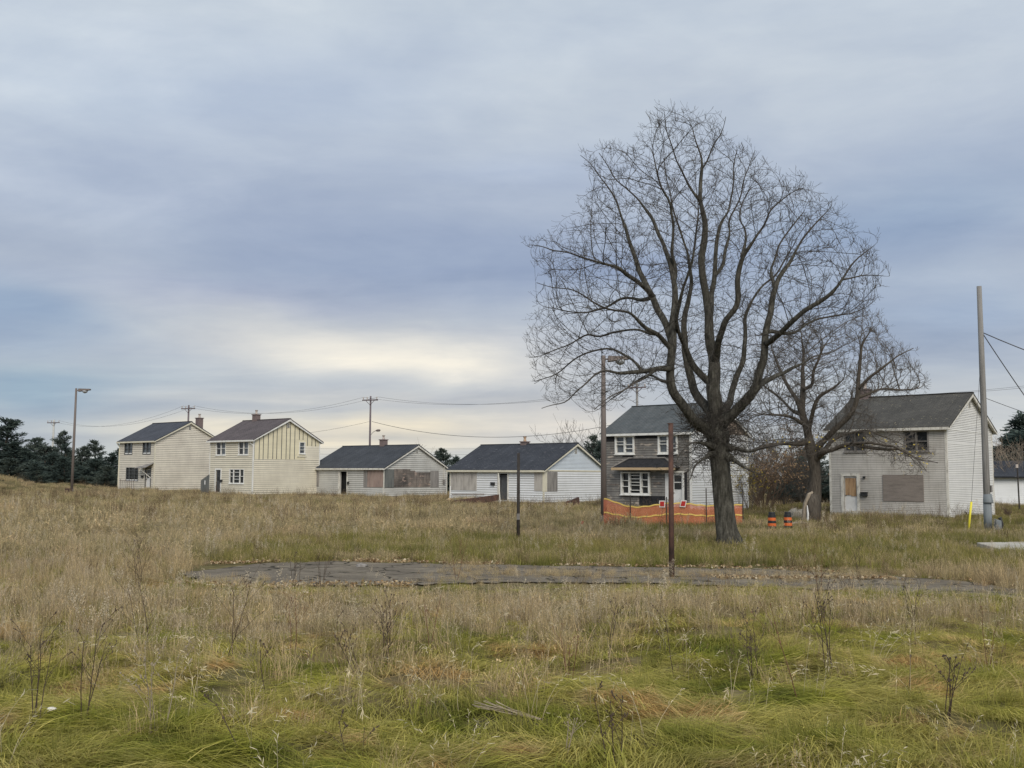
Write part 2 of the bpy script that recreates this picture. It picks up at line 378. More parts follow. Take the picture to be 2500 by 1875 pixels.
def lap_wall(mp, L, z0, z1, step, holes=(), ze=None, slope=None, lap=.03, groove=.2):
    b = MB()
    if lap < .01: groove = 0
    for a, c, zb, zt, (s0, s1, t0, t1) in hole_rows(L, z0, z1, step, list(holes), ze, slope):
        oa = lap*(1-.4*(a-zb)/(zt-zb)); oc = lap*(1-.4*(c-zb)/(zt-zb)); gh = groove*step
        if t1 < t0: t0 = t1 = (t0+t1)/2
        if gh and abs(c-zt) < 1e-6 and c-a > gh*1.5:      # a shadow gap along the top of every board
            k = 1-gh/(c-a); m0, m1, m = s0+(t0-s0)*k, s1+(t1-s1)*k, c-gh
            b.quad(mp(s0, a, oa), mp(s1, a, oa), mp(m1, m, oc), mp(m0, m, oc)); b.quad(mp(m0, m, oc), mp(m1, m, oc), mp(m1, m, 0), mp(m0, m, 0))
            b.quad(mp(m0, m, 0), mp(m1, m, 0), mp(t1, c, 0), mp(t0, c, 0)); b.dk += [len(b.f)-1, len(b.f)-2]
        else: b.quad(mp(s0, a, oa), mp(s1, a, oa), mp(t1, c, oc), mp(t0, c, oc))
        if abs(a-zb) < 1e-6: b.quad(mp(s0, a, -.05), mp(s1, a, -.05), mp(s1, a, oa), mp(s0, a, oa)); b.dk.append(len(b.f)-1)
    # reveals round the openings
    for h in holes:
        for p, q in (((h[0], h[2]), (h[0], h[3])), ((h[1], h[2]), (h[1], h[3])), ((h[0], h[3]), (h[1], h[3])), ((h[0], h[2]), (h[1], h[2]))):
            b.quad(mp(p[0], p[1], .0), mp(q[0], q[1], .0), mp(q[0], q[1], -.16), mp(p[0], p[1], -.16))
    return b
# a face of a house: s runs along the wall, o is outward
def front(s, z, o): return (-s, -o, z)              # s = distance left of the near corner
def gable(s, z, o): return (o, s, z)
def fbox(b, mp, s0, s1, z0, z1, o0, o1):
    p, q = mp(s0, z0, o0), mp(s1, z1, o1); b.box(p, q)
def window(root, mp, s0, s1, z0, z1, cols=2, bars=((.5,),), tr='trim', proud=.05, fw=.08, glass='glass', wide=None, sill=True):
    b = MB(); W = s1-s0
    fbox(b, mp, s0-.0, s0+fw, z0, z1, -.1, proud); fbox(b, mp, s1-fw, s1, z0, z1, -.1, proud)
    fbox(b, mp, s0+fw, s1-fw, z1-fw*.7, z1, -.1, proud-.003); fbox(b, mp, s0+fw, s1-fw, z0, z0+fw, -.1, proud-.003)
    fr = wide or [i/cols for i in range(1, cols)]
    xs = [s0+fw]+[s0+W*k for k in fr]+[s1-fw]
    for x in xs[1:-1]: fbox(b, mp, x-fw*.5, x+fw*.5, z0+fw, z1-fw*.7, -.1, proud-.006)
    for i in range(len(xs)-1):
        for k in bars[i % len(bars)]:
            zz = z0+(z1-z0)*k; a, c = xs[i], xs[i+1]
            if i > 0: a += fw*.5
            if i < len(xs)-2: c -= fw*.5
            fbox(b, mp, a, c, zz-.022, zz+.022, -.07, proud-.02)
    w = b.build('window', M[tr], root)
    if sill:
        b = MB(); fbox(b, mp, s0-.05, s1+.05, z0-.06, z0-.001, -.02, proud+.05); b.build('sill', M[tr], w)
    for i in range(len(xs)-1):
        b = MB(); a, c = xs[i]+(.5*fw if i else 0), xs[i+1]-(.5*fw if i < len(xs)-2 else 0)
        fbox(b, mp, a, c, z0+fw, z1-fw*.7, -.095, -.06)
        gl = glass if isinstance(glass, str) else glass[i % len(glass)]
        b.build('pane', M[gl], w)
    return w
def board(root, name, mp, s0, s1, z0, z1, mat, o=.035, th=.03):
    b = MB(); fbox(b, mp, s0, s1, z0, z1, o, o+th); return b.build(name, M[mat], root)
def house(key, x0, y0, th, z0, two, roof, wf, wg, step, fh=(), gh=(), trim='trim', label='', chim=None, pot='pot', gabtop=None, zg=0, gmat2=None, split=None, depth_lap=.03):
    W, D = (7.07, 8.28) if two else (10.6, 9.14)
    E = 5.3 if two else 2.72; RZ = E+(2.25 if two else 2.40)
    ov = .28; Wr, Dr = W+.55, D+2*ov
    a = Vector((math.cos(th), math.sin(th))); bb = Vector((-a.y, a.x))
    O = Vector((x0, y0))-a*ov+bb*ov
    root = empty('house', (O.x, O.y, z0), th, label=label, cat='house')
    slope = (RZ-E)/(Dr/2); ew = E-.12+ov*slope       # height where the gable leaves the wall
    holes_f = [h for h in fh]; holes_g = [h for h in gh]
    lap_wall(front, W, 0, E-.02, step, holes_f, lap=depth_lap).build('front_wall', M[wf], root)
    if split:
        lap_wall(gable, D, 0, split[0], step, holes_g, lap=depth_lap).build('side_wall', M[wg], root)
        b = MB(); zz = split[0]; k = (RZ-.12-ew)/(D/2)
        gb = lap_wall(gable, D, zz, RZ-.14, split[2], holes_g, ew, k, lap=split[3] if len(split) > 3 else depth_lap)
        gb.build('gable_wall', M[split[1]], root)
    else:
        k = (RZ-.12-ew)/(D/2)
        lap_wall(gable, D, 0, RZ-.14, step, holes_g, ew, k, lap=depth_lap).build('side_wall', M[wg], root)
    k = (RZ-.12-ew)/(D/2)
    lap_wall(lambda s, z, o: (-W-o, s, z), D, 0, RZ-.14, step, (), ew, k, lap=depth_lap).build('far_side_wall', M[wg], root)
    lap_wall(lambda s, z, o: (-s, D+o, z), W, 0, E, step, (), lap=depth_lap).build('back_wall', M[wf], root)
    b = MB(); b.box((-W+.4, .4, .02), (-.4, D-.4, E-.1)); b.build('interior', M['dark'], root)  # near-black box, its colour stands in for the darkness of unlit rooms
    b = MB(); b.box((-W+.02, .02, -.5), (-.02, D-.02, -.005)); b.build('foundation', M['conc'], root)
    # corner boards
    for cx, cy in ((0, 0), (-W, 0), (0, D)):
        b = MB(); sx = 1 if cx == 0 else -1; sy = -1 if cy == 0 else 1
        b.box((cx-sx*.09, cy+sy*.036, 0), (cx+sx*.038, cy+sy*.0, E-.03)) ; b.box((cx, cy-sy*.09, 0), (cx+sx*.036, cy+sy*.0, E-.03))
        b.build('corner_trim', M[trim], root)
    # roof: two slabs
    xl, xr = -W-.27, .28; t = .10
    b = MB()
    for s in (0, 1):
        e = -ov if s == 0 else D+ov; md = D/2
        q = [(xl, e, E-t), (xr, e, E-t), (xr, md, RZ-t), (xl, md, RZ-t), (xl, e, E), (xr, e, E), (xr, md, RZ), (xl, md, RZ)]
        if s: q = [q[i] for i in (1, 0, 3, 2, 5, 4, 7, 6)]
        b.hexa(q)
    r = b.build('roof', M[roof], root)
    b = MB(); b.box((xl-.01, D/2-.14, RZ-.055), (xr+.01, D/2+.14, RZ+.012)); b.build('ridge_cap', M[roof], r)
    b = MB(); b.box((xl+.03, -ov-.06, E-.19), (xr-.03, -ov+.002, E-.035)); b.box((xl+.03, -ov+.003, E-.18), (xr-.03, -.03, E-.155)); b.build('fascia', M[trim], r)
    b = MB(); b.box((xl+.03, D+ov-.002, E-.19), (xr-.03, D+ov+.06, E-.035)); b.build('fascia', M[trim], r)
    for xx in (xr-.05, xl+.01):
        b = MB()
        for s in (0, 1):
            e = -ov if s == 0 else D+ov; md = D/2; h = .19
            q = [(xx, e, E-t-h+.08), (xx+.04, e, E-t-h+.08), (xx+.04, md, RZ-t-h), (xx, md, RZ-t-h), (xx, e, E-t-.002), (xx+.04, e, E-t-.002), (xx+.04, md, RZ-t-.002), (xx, md, RZ-t-.002)]
            if s: q = [q[i] for i in (1, 0, 3, 2, 5, 4, 7, 6)]
            b.hexa(q)
        b.build('rake_board', M[trim], r)
        b = MB()          # soffit under the rake
        for s in (0, 1):
            e = -ov if s == 0 else D+ov; md = D/2; x_a, x_b = (0.04, xr-.052) if xx > -1 else (xl+.055, -W-.04); h = .012
            q = [(x_a, e, E-t-h), (x_b, e, E-t-h), (x_b, md, RZ-t-h), (x_a, md, RZ-t-h), (x_a, e, E-t-.003), (x_b, e, E-t-.003), (x_b, md, RZ-t-.003), (x_a, md, RZ-t-.003)]
            if s: q = [q[i] for i in (1, 0, 3, 2, 5, 4, 7, 6)]
            b.hexa(q)
        b.build('soffit', M[trim], r)
    if chim:
        cx, cy, hh = chim; zb = RZ-abs(cy-D/2)*slope-.6; zt = RZ+hh
        b = MB(); b.box((-cx-.3, cy-.3, zb), (-cx+.3, cy+.3, zt)); b.box((-cx-.36, cy-.36, zt), (-cx+.36, cy+.36, zt+.09))
        c = b.build('chimney', M['brick'], r)
        b = MB(); b.tube([(-cx, cy, zt+.09), (-cx, cy, zt+.3), (-cx, cy, zt+.34), (-cx, cy, zt+.46), (-cx, cy, zt+.52)], [.15, .11, .10, .15, .17], 10); b.build('flue_pot', M[pot], c)
    # attic vent
    b = MB(); vz = RZ-(.95 if two else .95)
    fbox(b, gable, D/2-.16, D/2+.16, vz, vz+.45, .0, .05); v = b.build('attic_vent', M['trim_old'], root)
    b = MB()
    for i in range(5): fbox(b, gable, D/2-.12, D/2+.12, vz+.04+i*.08, vz+.085+i*.08, .03, .06)
    b.build('louvre', M['black_trim'], v)
    return root, W, D, E, RZ
def mailbox(root, s, z, w=.36, h=.22):
    b = MB(); fbox(b, front, s-w/2, s+w/2, z-h/2, z+h/2, .03, .17); fbox(b, front, s-w/2-.02, s+w/2+.02, z+h/2, z+h/2+.03, .03, .2)
    b.build('letterbox', M['box'], root, bevel=.01)
def door(root, s0, s1, z0, z1, leaf='white', tr='trim', glassy=True, fr=.12, boarded=None):
    b = MB()
    fbox(b, front, s0-fr, s0, z0, z1+fr, -.05, .06); fbox(b, front, s1, s1+fr, z0, z1+fr, -.05, .06); fbox(b, front, s0, s1, z1, z1+fr, -.05, .057)
    b.build('door_frame', M[tr], root)
    b = MB(); fbox(b, front, s0+.01, s1-.01, z0, z1-.01, -.11, -.06); d = b.build('door', M[leaf], root)
    if glassy:
        b = MB(); zz = z0+(z1-z0)*.52; fbox(b, front, s0+.12, s1-.12, zz, z1-.15, -.058, -.05); b.build('pane', M['glass'], d)
        b = MB(); zz2 = (zz+z1-.15)/2; fbox(b, front, s0+.12, s1-.12, zz2-.03, zz2+.03, -.049, -.04); b.build('glazing_bar', M[leaf], d)
    b = MB(); p = front(s1-.1, z0+.95, -.02); b.tube([(p[0], p[1]+.04, p[2]), (p[0], p[1]-.03, p[2])], .03, 8); b.build('handle', M['darkpost'], d)
    return d
U1, U2, LO = (4.42, 6.06, 3.82, 5.14), (.72, 2.36, 3.82, 5.12), (3.05, 5.56, .92, 2.44)
# A -- far left cream house
dA = (.62, 1.55, .22, 2.3)
root, W, D, E, RZ = house('A', -38.187, 106.91, -.6828, -1.84, True, 'roofA', 'cream', 'cream', .2, depth_lap=.042, fh=[U1, U2, LO, dA], trim='trim_cream',
    label='cream two-storey house farthest left with a blue-grey roof', chim=(1.0, 6.0, .42))
for w in (U1, U2): window(root, front, *w, cols=2, bars=((.5,), (.5,)), tr='black_trim', glass=('glass_b', 'glass_b'), sill=False); 
for w in (U1, U2):
    b = MB(); fbox(b, front, w[0]+.1, w[1]-.1, w[2]+.08, w[2]+.2, -.055, .02); b.build('white_bar', M['white'], root)
window(root, front, *LO, cols=3, bars=((.28, .5, .75), (.28, .5, .75), (.28, .5, .75)), tr='black_trim', glass='glass', wide=(.3, .72), sill=False)
b = MB(); fbox(b, front, LO[0]+.1, LO[1]-.1, LO[2]+.08, LO[2]+.2, -.055, .02); b.build('white_bar', M['white'], root)
door(root, *dA, tr='black_trim'); mailbox(root, 2.15, 1.42)
b = MB(); p = [front(-.05, 2.95, .02), front(2.35, 2.55, .02)]      # sagging porch awning
b.hexa([(-2.4, -.95, 2.32), (-.15, -.95, 2.38), (-.05, -.03, 2.86), (-2.3, -.03, 2.5), (-2.4, -.95, 2.38), (-.15, -.95, 2.44), (-.05, -.03, 2.96), (-2.3, -.03, 2.6)])
aw = b.build('awning', M['ply_grey'], root)
b = MB(); b.tube([(-1.55, -.9, 2.38), (-.2, -.25, 1.3)], .035, 6); b.build('brace', M['trim_old'], aw)
b = MB()
for i in range(8): b.tube([(-4.6+i*.38, -1.2, 0), (-4.6+i*.38, -1.2, 1.05+.15*(i % 3 == 0))], .02, 5)
b.tube([(-4.7, -1.2, .95), (-1.8, -1.2, .95)], .02, 5); b.tube([(-4.7, -1.2, .12), (-1.8, -1.2, .12)], .02, 5)
b.build('railing', M['rust'], root)
b = MB(); b.tube([(-W-.25, -.25, E-.15), (-W-.2, -.1, E-.45), (-W-.05, -.05, E-.6), (-W-.05, -.06, .3)], .045, 8); b.build('downspout', M['trim_cream'], root)
# B -- second, with striped gable
dB = (5.15, 5.95, .15, 2.35)
B_LO = (1.32, 3.72, 1.02, 2.44); gB = (5.6, 6.35, 4.03, 5.22)
root, W, D, E, RZ = house('B', -24.996, 96.701, -.6762, -2.02, True, 'roofB', 'cream2', 'cream2', .2, depth_lap=.042, fh=[U1, U2, B_LO, dB], gh=[gB],
    label='cream two-storey house with a brown roof and yellow gable striped by dark battens', chim=(5.2, 4.14, .5), split=(3.42, 'sheath', 8, .002))
for w in (U1, U2): window(root, front, *w, cols=2, bars=((.5,), (.5,)), glass=('glass_b', 'glass'))
window(root, front, *B_LO, cols=3, bars=((.5,), (.3, .5, .78), (.5, .75)), wide=(.3, .72)); window(root, gable, *gB, cols=1, bars=((.33, .6),), glass='glass_b')
b = MB(); fbox(b, gable, gB[0]-.25, gB[1]+.2, gB[2]-.32, gB[2]-.18, 0, .07); b.build('ledge', M['trim_cream'], root)
door(root, *dB, leaf='black_trim', tr='trim', fr=.16); mailbox(root, 4.95, 1.26, .34, .2)
k = (RZ-.12-(E-.12+.28*(RZ-E)/(D/2+.28)))/(D/2); ewB = E-.12+.28*(RZ-E)/(D/2+.28)
for i in range(15):                                   # dark battens on the sheathing
    s = .1+i*.545+.04*math.sin(i*2.1)
    top = min(ewB+k*min(s, D-s), RZ)-.1; bot = 3.45 if s < 5.4 else (4.85 if s > 6.4 else 5.45)
    if i < 3: bot = 3.3
    if top-bot > .15:
        b = MB(); fbox(b, gable, s-.028, s+.028, bot, top, .0, .03); b.build('batten', M['black_trim'], root)
b = MB()                                              # lap boards remaining to the right of the window
for z in np.arange(3.42, 4.8, .2):
    zt = min(z+.2, 4.83); b.quad(gable(gB[1]+.02, z, .04), gable(D, z, .04), gable(D, zt, .01), gable(gB[1]+.02, zt, .01)); b.quad(gable(gB[1]+.02, z, 0), gable(D, z, 0), gable(D, z, .04), gable(gB[1]+.02, z, .04))
b.build('lap_boards', M['cream2'], root)
b = MB(); b.tube([front(-.02, E-.1, .3), front(.3, E-.32, .2), front(0.05, E-.5, .1), (.09, -.06, E-.6), (.09, -.06, .3)], .045, 8); b.build('downspout', M['trim'], root)
b = MB()
for s in (4.7, 6.35): b.tube([front(s, 0, .8), front(s, .9, .8)], .03, 5)
b.tube([front(4.7, .1, .8), front(6.35, .1, .8)], .025, 5)
b.build('railing', M['rust'], root)
# C -- first bungalow
dC = (5.2, 6.2, .1, 2.35)
root, W, D, E, RZ = house('C', -12.345, 96.913, -.6669, -2.12, False, 'roofC', 'grey_s', 'grey_s', .2, fh=[dC], trim='trim_old',
    label='grey bungalow with a dark open doorway and scorched bare planks on its side', chim=(4.75, 4.57, .5), depth_lap=.045)
board(root, 'plywood_panel', front, 9.35, 10.42, .82, 2.36, 'ply_grey'); 
for i, (s0, s1, mm) in enumerate(((.0, 1.6, 'ply_pink'), (1.62, 2.2, 'ply_pink'), (2.22, 2.75, 'ply_grey'))): board(root, 'plywood_panel', front, s0, s1, .84, 2.5, mm)
b = MB(); fbox(b, front, dC[0]-.15, dC[0], .05, 2.4, 0, .06); fbox(b, front, dC[1], dC[1]+.25, .05, 2.4, 0, .06); b.build('door_frame', M['trim_old'], root)
b = MB(); fbox(b, front, dC[0]+.0, dC[0]+.06, .1, 2.3, -.9, -.05); b.build('open_door', M['black_trim'], root)
mailbox(root, 4.92, 1.2, .2, .22)
b = MB(); fbox(b, front, -.06, .28-.3, .84, 2.52, .04, .07); b.build('corner_board', M['trim_old'], root)
board(root, 'plywood_panel', gable, .08, 1.35, .8, 2.6, 'ply_dark'); board(root, 'plywood_panel', gable, 6.6, 7.85, .8, 2.5, 'ply_grey')
b = MB(); rr = random.Random(5)
for i in range(12):
    z = .84+i*.15; a = 1.38+rr.uniform(-.02, .0); e = 6.57+(.0 if i < 10 else -rr.uniform(1.8, 3.0))
    x = a
    while x < e-.1:
        n = min(e, x+rr.uniform(.9, 2.6)); zt = z+.14; jit = rr.uniform(0, .018)
        fbox(b, gable, x, n-.012, z, zt, .03+jit, .052+jit); x = n
b.build('bare_planks', M['plank'], root)
b = MB(); fbox(b, gable, 8.45, 8.75, 1.15, 1.6, .03, .18); m_ = b.build('meter_box', M['ply_grey'], root)
b = MB(); b.tube([gable(8.6, 1.6, .1), gable(8.6, 3.0, .1)], .04, 6); b.build('conduit', M['trim_old'], m_)
# D -- second bungalow
dD = (3.9, 4.88, .1, 2.4)
root, W, D, E, RZ = house('D', 2.726, 83.445, -.6847, -2.30, False, 'roofD', 'white_s', 'white_s', .2, depth_lap=.04, fh=[dD], trim='trim_cream',
    label='white bungalow with a black scuffed roof and pale blue gable', chim=(5.65, 4.57, .12), pot='pot_o', split=(2.64, 'blue_s', .115, .02))
board(root, 'plywood_panel', front, 7.4, 8.93, .9, 2.5, 'ply_pale'); board(root, 'plywood_panel', front, 8.95, 10.48, .9, 2.5, 'ply_pale')
board(root, 'plywood_panel', front, .1, .95, .95, 2.52, 'ply_pale'); board(root, 'plywood_panel', gable, .45, 1.85, .92, 2.55, 'ply_grey')
b = MB(); fbox(b, front, dD[0]-.14, dD[0], .05, 2.45, 0, .06); fbox(b, front, dD[1], dD[1]+.12, .05, 2.45, 0, .06); b.build('door_frame', M['trim_old'], root)
b = MB(); fbox(b, front, dD[0]+.0, dD[1], .1, 2.3, -.3, -.26); b.build('door', M['black_trim'], root)
b = MB(); fbox(b, gable, .0, D+.02, 2.60, 2.72, .0, .06); b.build('band_board', M['trim_cream'], root)
b = MB(); fbox(b, front, -.04, .09, .9, 2.6, .037, .06); fbox(b, gable, -.04, .4, .9, 2.6, .037, .06); b.build('corner_board', M['trim_cream'], root)
mailbox(root, 5.5, 1.5, .42, .24)
# E -- weathered grey house behind the big tree
eU1, eU2 = (4.48, 6.12, 3.82, 5.12), (.98, 2.55, 3.82, 5.11); bay = (3.2, 5.6, .98, 2.56); dE = (.66, 1.86, .2, 2.5)
root, W, D, E, RZ = house('E', 12.148, 67.329, -.6977, -2.33, True, 'roofE', 'weather', 'white_s', .17, fh=[eU1, eU2, bay, dE], gh=[],
    label='two-storey house with bare weathered grey boards and white bay window', split=(5.3, 'brownboard', 8, .002), depth_lap=.02)
for w in (eU1, eU2): window(root, front, *w, cols=2, bars=((.3, .52), (.52, .68)), glass=('glass_b', 'glass_b'), proud=.09, fw=.13)
window(root, front, *bay, cols=3, bars=((.36, .66), (.2, .42, .55, .7, .85), (.36, .62)), wide=(.3, .70), proud=.16, fw=.12)
d = door(root, .66, 1.45, .2, 2.5, leaf='white', fr=.14)
b = MB(); fbox(b, front, 1.6, 2.0, .2, 2.5, .0, .05); b.build('side_trim', M['white'], root)
b = MB(); fbox(b, front, .3, .5, .15, 2.55, .0, .03); b.build('tar_strip', M['tarpaper'], root)
b = MB()                                              # hipped bay roof
b.hexa([(-5.95, -.75, 2.86), (-.8, -.75, 2.86), (-.8, -.0, 2.86), (-5.95, 0, 2.86), (-4.9, -.06, 3.5), (-2.0, -.06, 3.5), (-2.0, -.0, 3.5), (-4.9, 0, 3.5)])
br = b.build('bay_roof', M['tarpaper'], root)
b = MB(); b.box((-5.97, -.78, 2.70), (-.78, -.74, 2.87)); b.build('fascia', M['newwood'], br)
b = MB(); b.tube([(-5.97, -.7, 2.9), (-4.9, -.09, 3.56), (-2.0, -.09, 3.56), (-.8, -.7, 2.9)], .06, 4); b.build('edge_flashing', M['ply_grey'], br)
b = MB(); fbox(b, front, 2.6, 4.4, 4.93, 5.2, .02, .04); fbox(b, front, 6.2, 7.0, 4.75, 5.2, .02, .04); fbox(b, front, 4.6, 5.5, 3.62, 3.78, .02, .04); fbox(b, front, 1.3, 2.6, 3.6, 3.78, .02, .04); b.build('tar_paper', M['tarpaper'], root)
b = MB(); fbox(b, front, 2.0, 4.1, .15, .92, .02, .06); b.build('dark_sheet', M['tarpaper'], root)
b = MB()
for i in range(22):                                   # ragged edges of loose boards
    s = rr.uniform(.2, 6.9); z = rr.uniform(.2, 5.0); l = rr.uniform(.5, 1.4)
    if any(h[0]-.1 < s+l and s < h[1]+.1 and h[2]-.15 < z < h[3]+.15 for h in (eU1, eU2, bay, dE, (2, 2.1, 0, 3), (.8, 6, 2.6, 3.7))) or s+l > 6.95: continue
    fbox(b, front, s, s+l, z, z+.12, .02, .04)
b.build('loose_boards', M['plank'], root)
b = MB()
for i in range(24):
    s = .3+i*.335; top = min(5.18+k*min(s, D-s)+.05, RZ-.25)
    if top > 5.4: fbox(b, gable, s-.01, s+.01, 5.32, top, .0, .012)
b.build('board_joints', M['black_trim'], root)
# F -- nearest house, right
fU1, fU2 = (4.72, 6.1, 3.9, 5.1), (.98, 2.44, 3.88, 5.08); dF = (5.36, 6.2, .3, 2.42)
root, W, D, E, RZ = house('F', 25.068, 57.251, -.7357, -2.40, True, 'roofF', 'dirty_s', 'white_f', .105, fh=[fU1, fU2, dF], gh=[(6.42, 6.8, 4.06, 4.4)],
    label='nearest two-storey house at right with grimy siding and one large boarded window', chim=(6.45, 4.14, .45), depth_lap=.024, trim='trim_old')
for w in (fU1, fU2): window(root, front, *w, cols=2, bars=((.5,), (.5,)), tr='ply_grey', glass='glass', fw=.09)
window(root, gable, 6.42, 6.8, 4.06, 4.4, cols=1, bars=((),), fw=.05)
d = door(root, *dF, leaf='white', tr='trim_old', glassy=False, fr=.17)
b = MB(); fbox(b, front, 5.95, 6.12, 1.26, 2.3, -.058, -.03); fbox(b, front, 5.77, 5.94, 1.26, 2.31, -.058, -.025); fbox(b, front, 5.44, 5.76, 1.2, 2.3, -.058, -.02); b.build('amber_boards', M['amber'], d)
b = MB(); fbox(b, front, 5.3, 6.3, .1, .28, .0, .12); b.build('threshold', M['trim_old'], root)
board(root, 'plywood_panel', front, 1.36, 3.76, .95, 2.5, 'ply_F', .03); mailbox(root, 4.9, 1.32, .4, .22)
b = MB(); fbox(b, front, 4.82, 4.95, 2.28, 2.42, .02, .12); b.build('porch_light', M['box'], root)
b = MB(); fbox(b, front, 4.5, 5.2, -.02, .06, .04, .7); b.build('step', M['conc'], root)
b = MB(); fbox(b, gable, 0, D, 5.13, 5.18, .0, .045); b.build('band_board', M['trim'], root)
b = MB(); b.tube([gable(2.62, -.1, .12), gable(2.62, .32, .12), gable(2.6, .34, .03)], .035, 6); b.build('vent_pipe', M['box'], root)
# G -- far building at the right edge
p = onground(2500, 1262)
root = empty('shed', (at(2452,1200,86).x, 86, -2.35), -.25, label='low white building with a dark roof at the right edge', cat='building')
b = MB()
for i in range(14): b.hexa([(-1, -.03, i*.17), (12, -.03, i*.17), (12, .02, i*.17), (-1, .02, i*.17), (-1, 0, i*.17+.17), (12, 0, i*.17+.17), (12, .02, i*.17+.17), (-1, .02, i*.17+.17)])
b.box((-.98, .02, 0), (11.98, 7, 2.38)); b.build('wall', M['white_s'], root)
b = MB(); b.hexa([(-1.5, -.5, 2.3), (12.5, -.5, 2.3), (12.5, 3.5, 3.7), (-1.5, 3.5, 3.7), (-1.5, -.5, 2.42), (12.5, -.5, 2.42), (12.5, 3.5, 3.82), (-1.5, 3.5, 3.82)])
b.hexa([(-1.5, 3.5, 3.7), (12.5, 3.5, 3.7), (12.5, 7.5, 2.3), (-1.5, 7.5, 2.3), (-1.5, 3.5, 3.82), (12.5, 3.5, 3.82), (12.5, 7.5, 2.42), (-1.5, 7.5, 2.42)])
b.build('roof', M['roofD'], root)

# ------------------------------------------------------------------ poles, lamps, wires
def base_at(u, v, d=None):
    if d is None: return onground(u, v)
    p = at(u, v, d); p.z = gz(p.x, p.y); return p
def ztop(u, v, d): return at(u, v, d).z
def street_lamp(u, vtop, d, ub, label, r0=.11, r1=.085):
    p = base_at(ub, 1200, d); t = at(u, vtop, d); H = t.z-p.z
    root = empty('street_lamp', p, 0, label=label, cat='street lamp', group='brown street lamps')
    b = MB(); b.tube([(0, 0, -.2), (0, 0, H*.5), (0, 0, H)], [r0*1.15, r0, r1], 10); b.tube([(0, 0, 0), (0, 0, .5)], [r0*1.5, r0*1.4], 10); b.build('pole', M['lampmetal'], root, True)
    b = MB(); b.tube([(0, 0, H-.18), (.22, 0, H-.16)], .04, 8); b.build('arm', M['lampmetal'], root)
    b = MB(); b.hexa([(.2, -.2, H-.3), (1.25, -.2, H-.16), (1.25, .2, H-.16), (.2, .2, H-.3), (.22, -.14, H-.02), (1.25, -.16, H-.04), (1.25, .16, H-.04), (.22, .14, H-.02)])
    h = b.build('lamp_head', M['lampmetal'], root, bevel=.03)
    b = MB(); b.tube([(.78, 0, H-.2), (.78, 0, H-.32), (.78, 0, H-.4), (.78, 0, H-.44)], [.24, .22, .14, .04], 12); b.build('lens', M['lens'], h, True)
    return root
street_lamp(185.6, 948, 88, 175, 'tall brown street lamp left of the cream houses')
street_lamp(1478, 868, 46, 1474, 'tall brown street lamp partly behind the big tree branches', .125, .095)
def utility_pole(u, vt, d, label, arm=1.55, mat='poledark', lamp=False, low=None, r=.15, ub=None, rz=-.35):
    t = at(u, vt, d); g = gz(t.x, t.y); H = t.z-g
    root = empty('utility_pole', (t.x, t.y, g), rz, label=label, cat='utility pole', group='utility poles behind the houses')
    b = MB(); b.tube([(0, 0, -.3), (0, 0, H*.5), (0, 0, H)], [r*1.2, r, r*.8], 10); b.build('pole', M[mat if not low else low], root, True)
    b = MB(); b.box((-arm, -.16, H-.50), (arm, -.06, H-.37)); c = b.build('crossarm', M['poledark'], root)
    b = MB(); b.tube([(-.5, -.12, H-.5), (0, -.12, H-.95)], .03, 4); b.tube([(.5, -.12, H-.5), (0, -.12, H-.95)], .03, 4); b.build('brace', M['poledark'], c)
    for x in (-arm+.12, -.35, arm-.12):
        b = MB(); b.tube([(x, -.12, H-.38), (x, -.12, H-.18), (x, -.12, H-.1)], [.03, .07, .05], 6); b.build('insulator', M['pot'], c)
    if lamp:
        zz = at(u, 1062, d).z-g
        b = MB(); b.tube([(.08, 0, zz), (.4, -.05, zz+.3), (.65, -.1, zz+.42), (.8, -.12, zz+.44)], .025, 6); l = b.build('lamp_arm', M['lampmetal'], root)
        b = MB(); b.tube([(.72, -.1, zz+.43), (.9, -.13, zz+.46), (1.2, -.16, zz+.47), (1.32, -.17, zz+.5)], [.04, .12, .12, .04], 8); b.build('lamp_head', M['lampmetal'], l, True)
    return Vector((t.x, t.y, t.z)), root
pA, _ = utility_pole(132, 1025, 150, 'pale-based utility pole with crossarm at far left', low='polewhite', r=.17, arm=1.18)
pB, _ = utility_pole(461, 989, 121, 'utility pole rising behind the roof of the leftmost cream house', arm=1.0, r=.12)
pC, _ = utility_pole(905, 967, 106, 'utility pole with a small lamp behind the grey bungalow', lamp=True, arm=.92, r=.11)
pD, _ = utility_pole(1555, 935, 93, 'utility pole behind the weathered house roof', arm=.9, mat='polewood', r=.13)
pE = at(2640, 925, 84)
def wire(p, q, sag, label, r=.014, group='overhead wires'):
    p, q = Vector(p), Vector(q); n = 24; b = MB()
    b.tube([p.lerp(q, i/n)-Vector((0, 0, sag*4*(i/n)*(1-i/n))) for i in range(n+1)], r, 4)
    o = b.build('overhead_wire', M['wire'], None, True); tag(o, label, 'wire', group)
nm = ['far left pole to the pole behind the leftmost house', 'pole behind the leftmost house to the bungalow pole', 'bungalow pole to the pole behind the weathered house', 'pole behind the weathered house to the right edge']
pts = [pA, pB, pC, pD, pE]
for i in range(4):
    for j, (dz, off) in enumerate(((-.1, -.8), (-.1, .8))):
        wire(pts[i]+Vector((off, off*-.35, dz)), pts[i+1]+Vector((off, off*-.35, dz)), 1.3 if i else 1.6, ('upper' if j == 0 else 'second')+' thin wire from the '+nm[i], .011, None)
lc = at(908, 1029, 106)
wire(lc, at(1560, 1022, 93), 1.7, 'thick telephone cable sagging right of the bungalow pole above the white bungalow', .021, None)
wire(at(470, 1060, 121), at(903, 1029, 106), .9, 'low telephone cable left of the bungalow pole', .012, None)
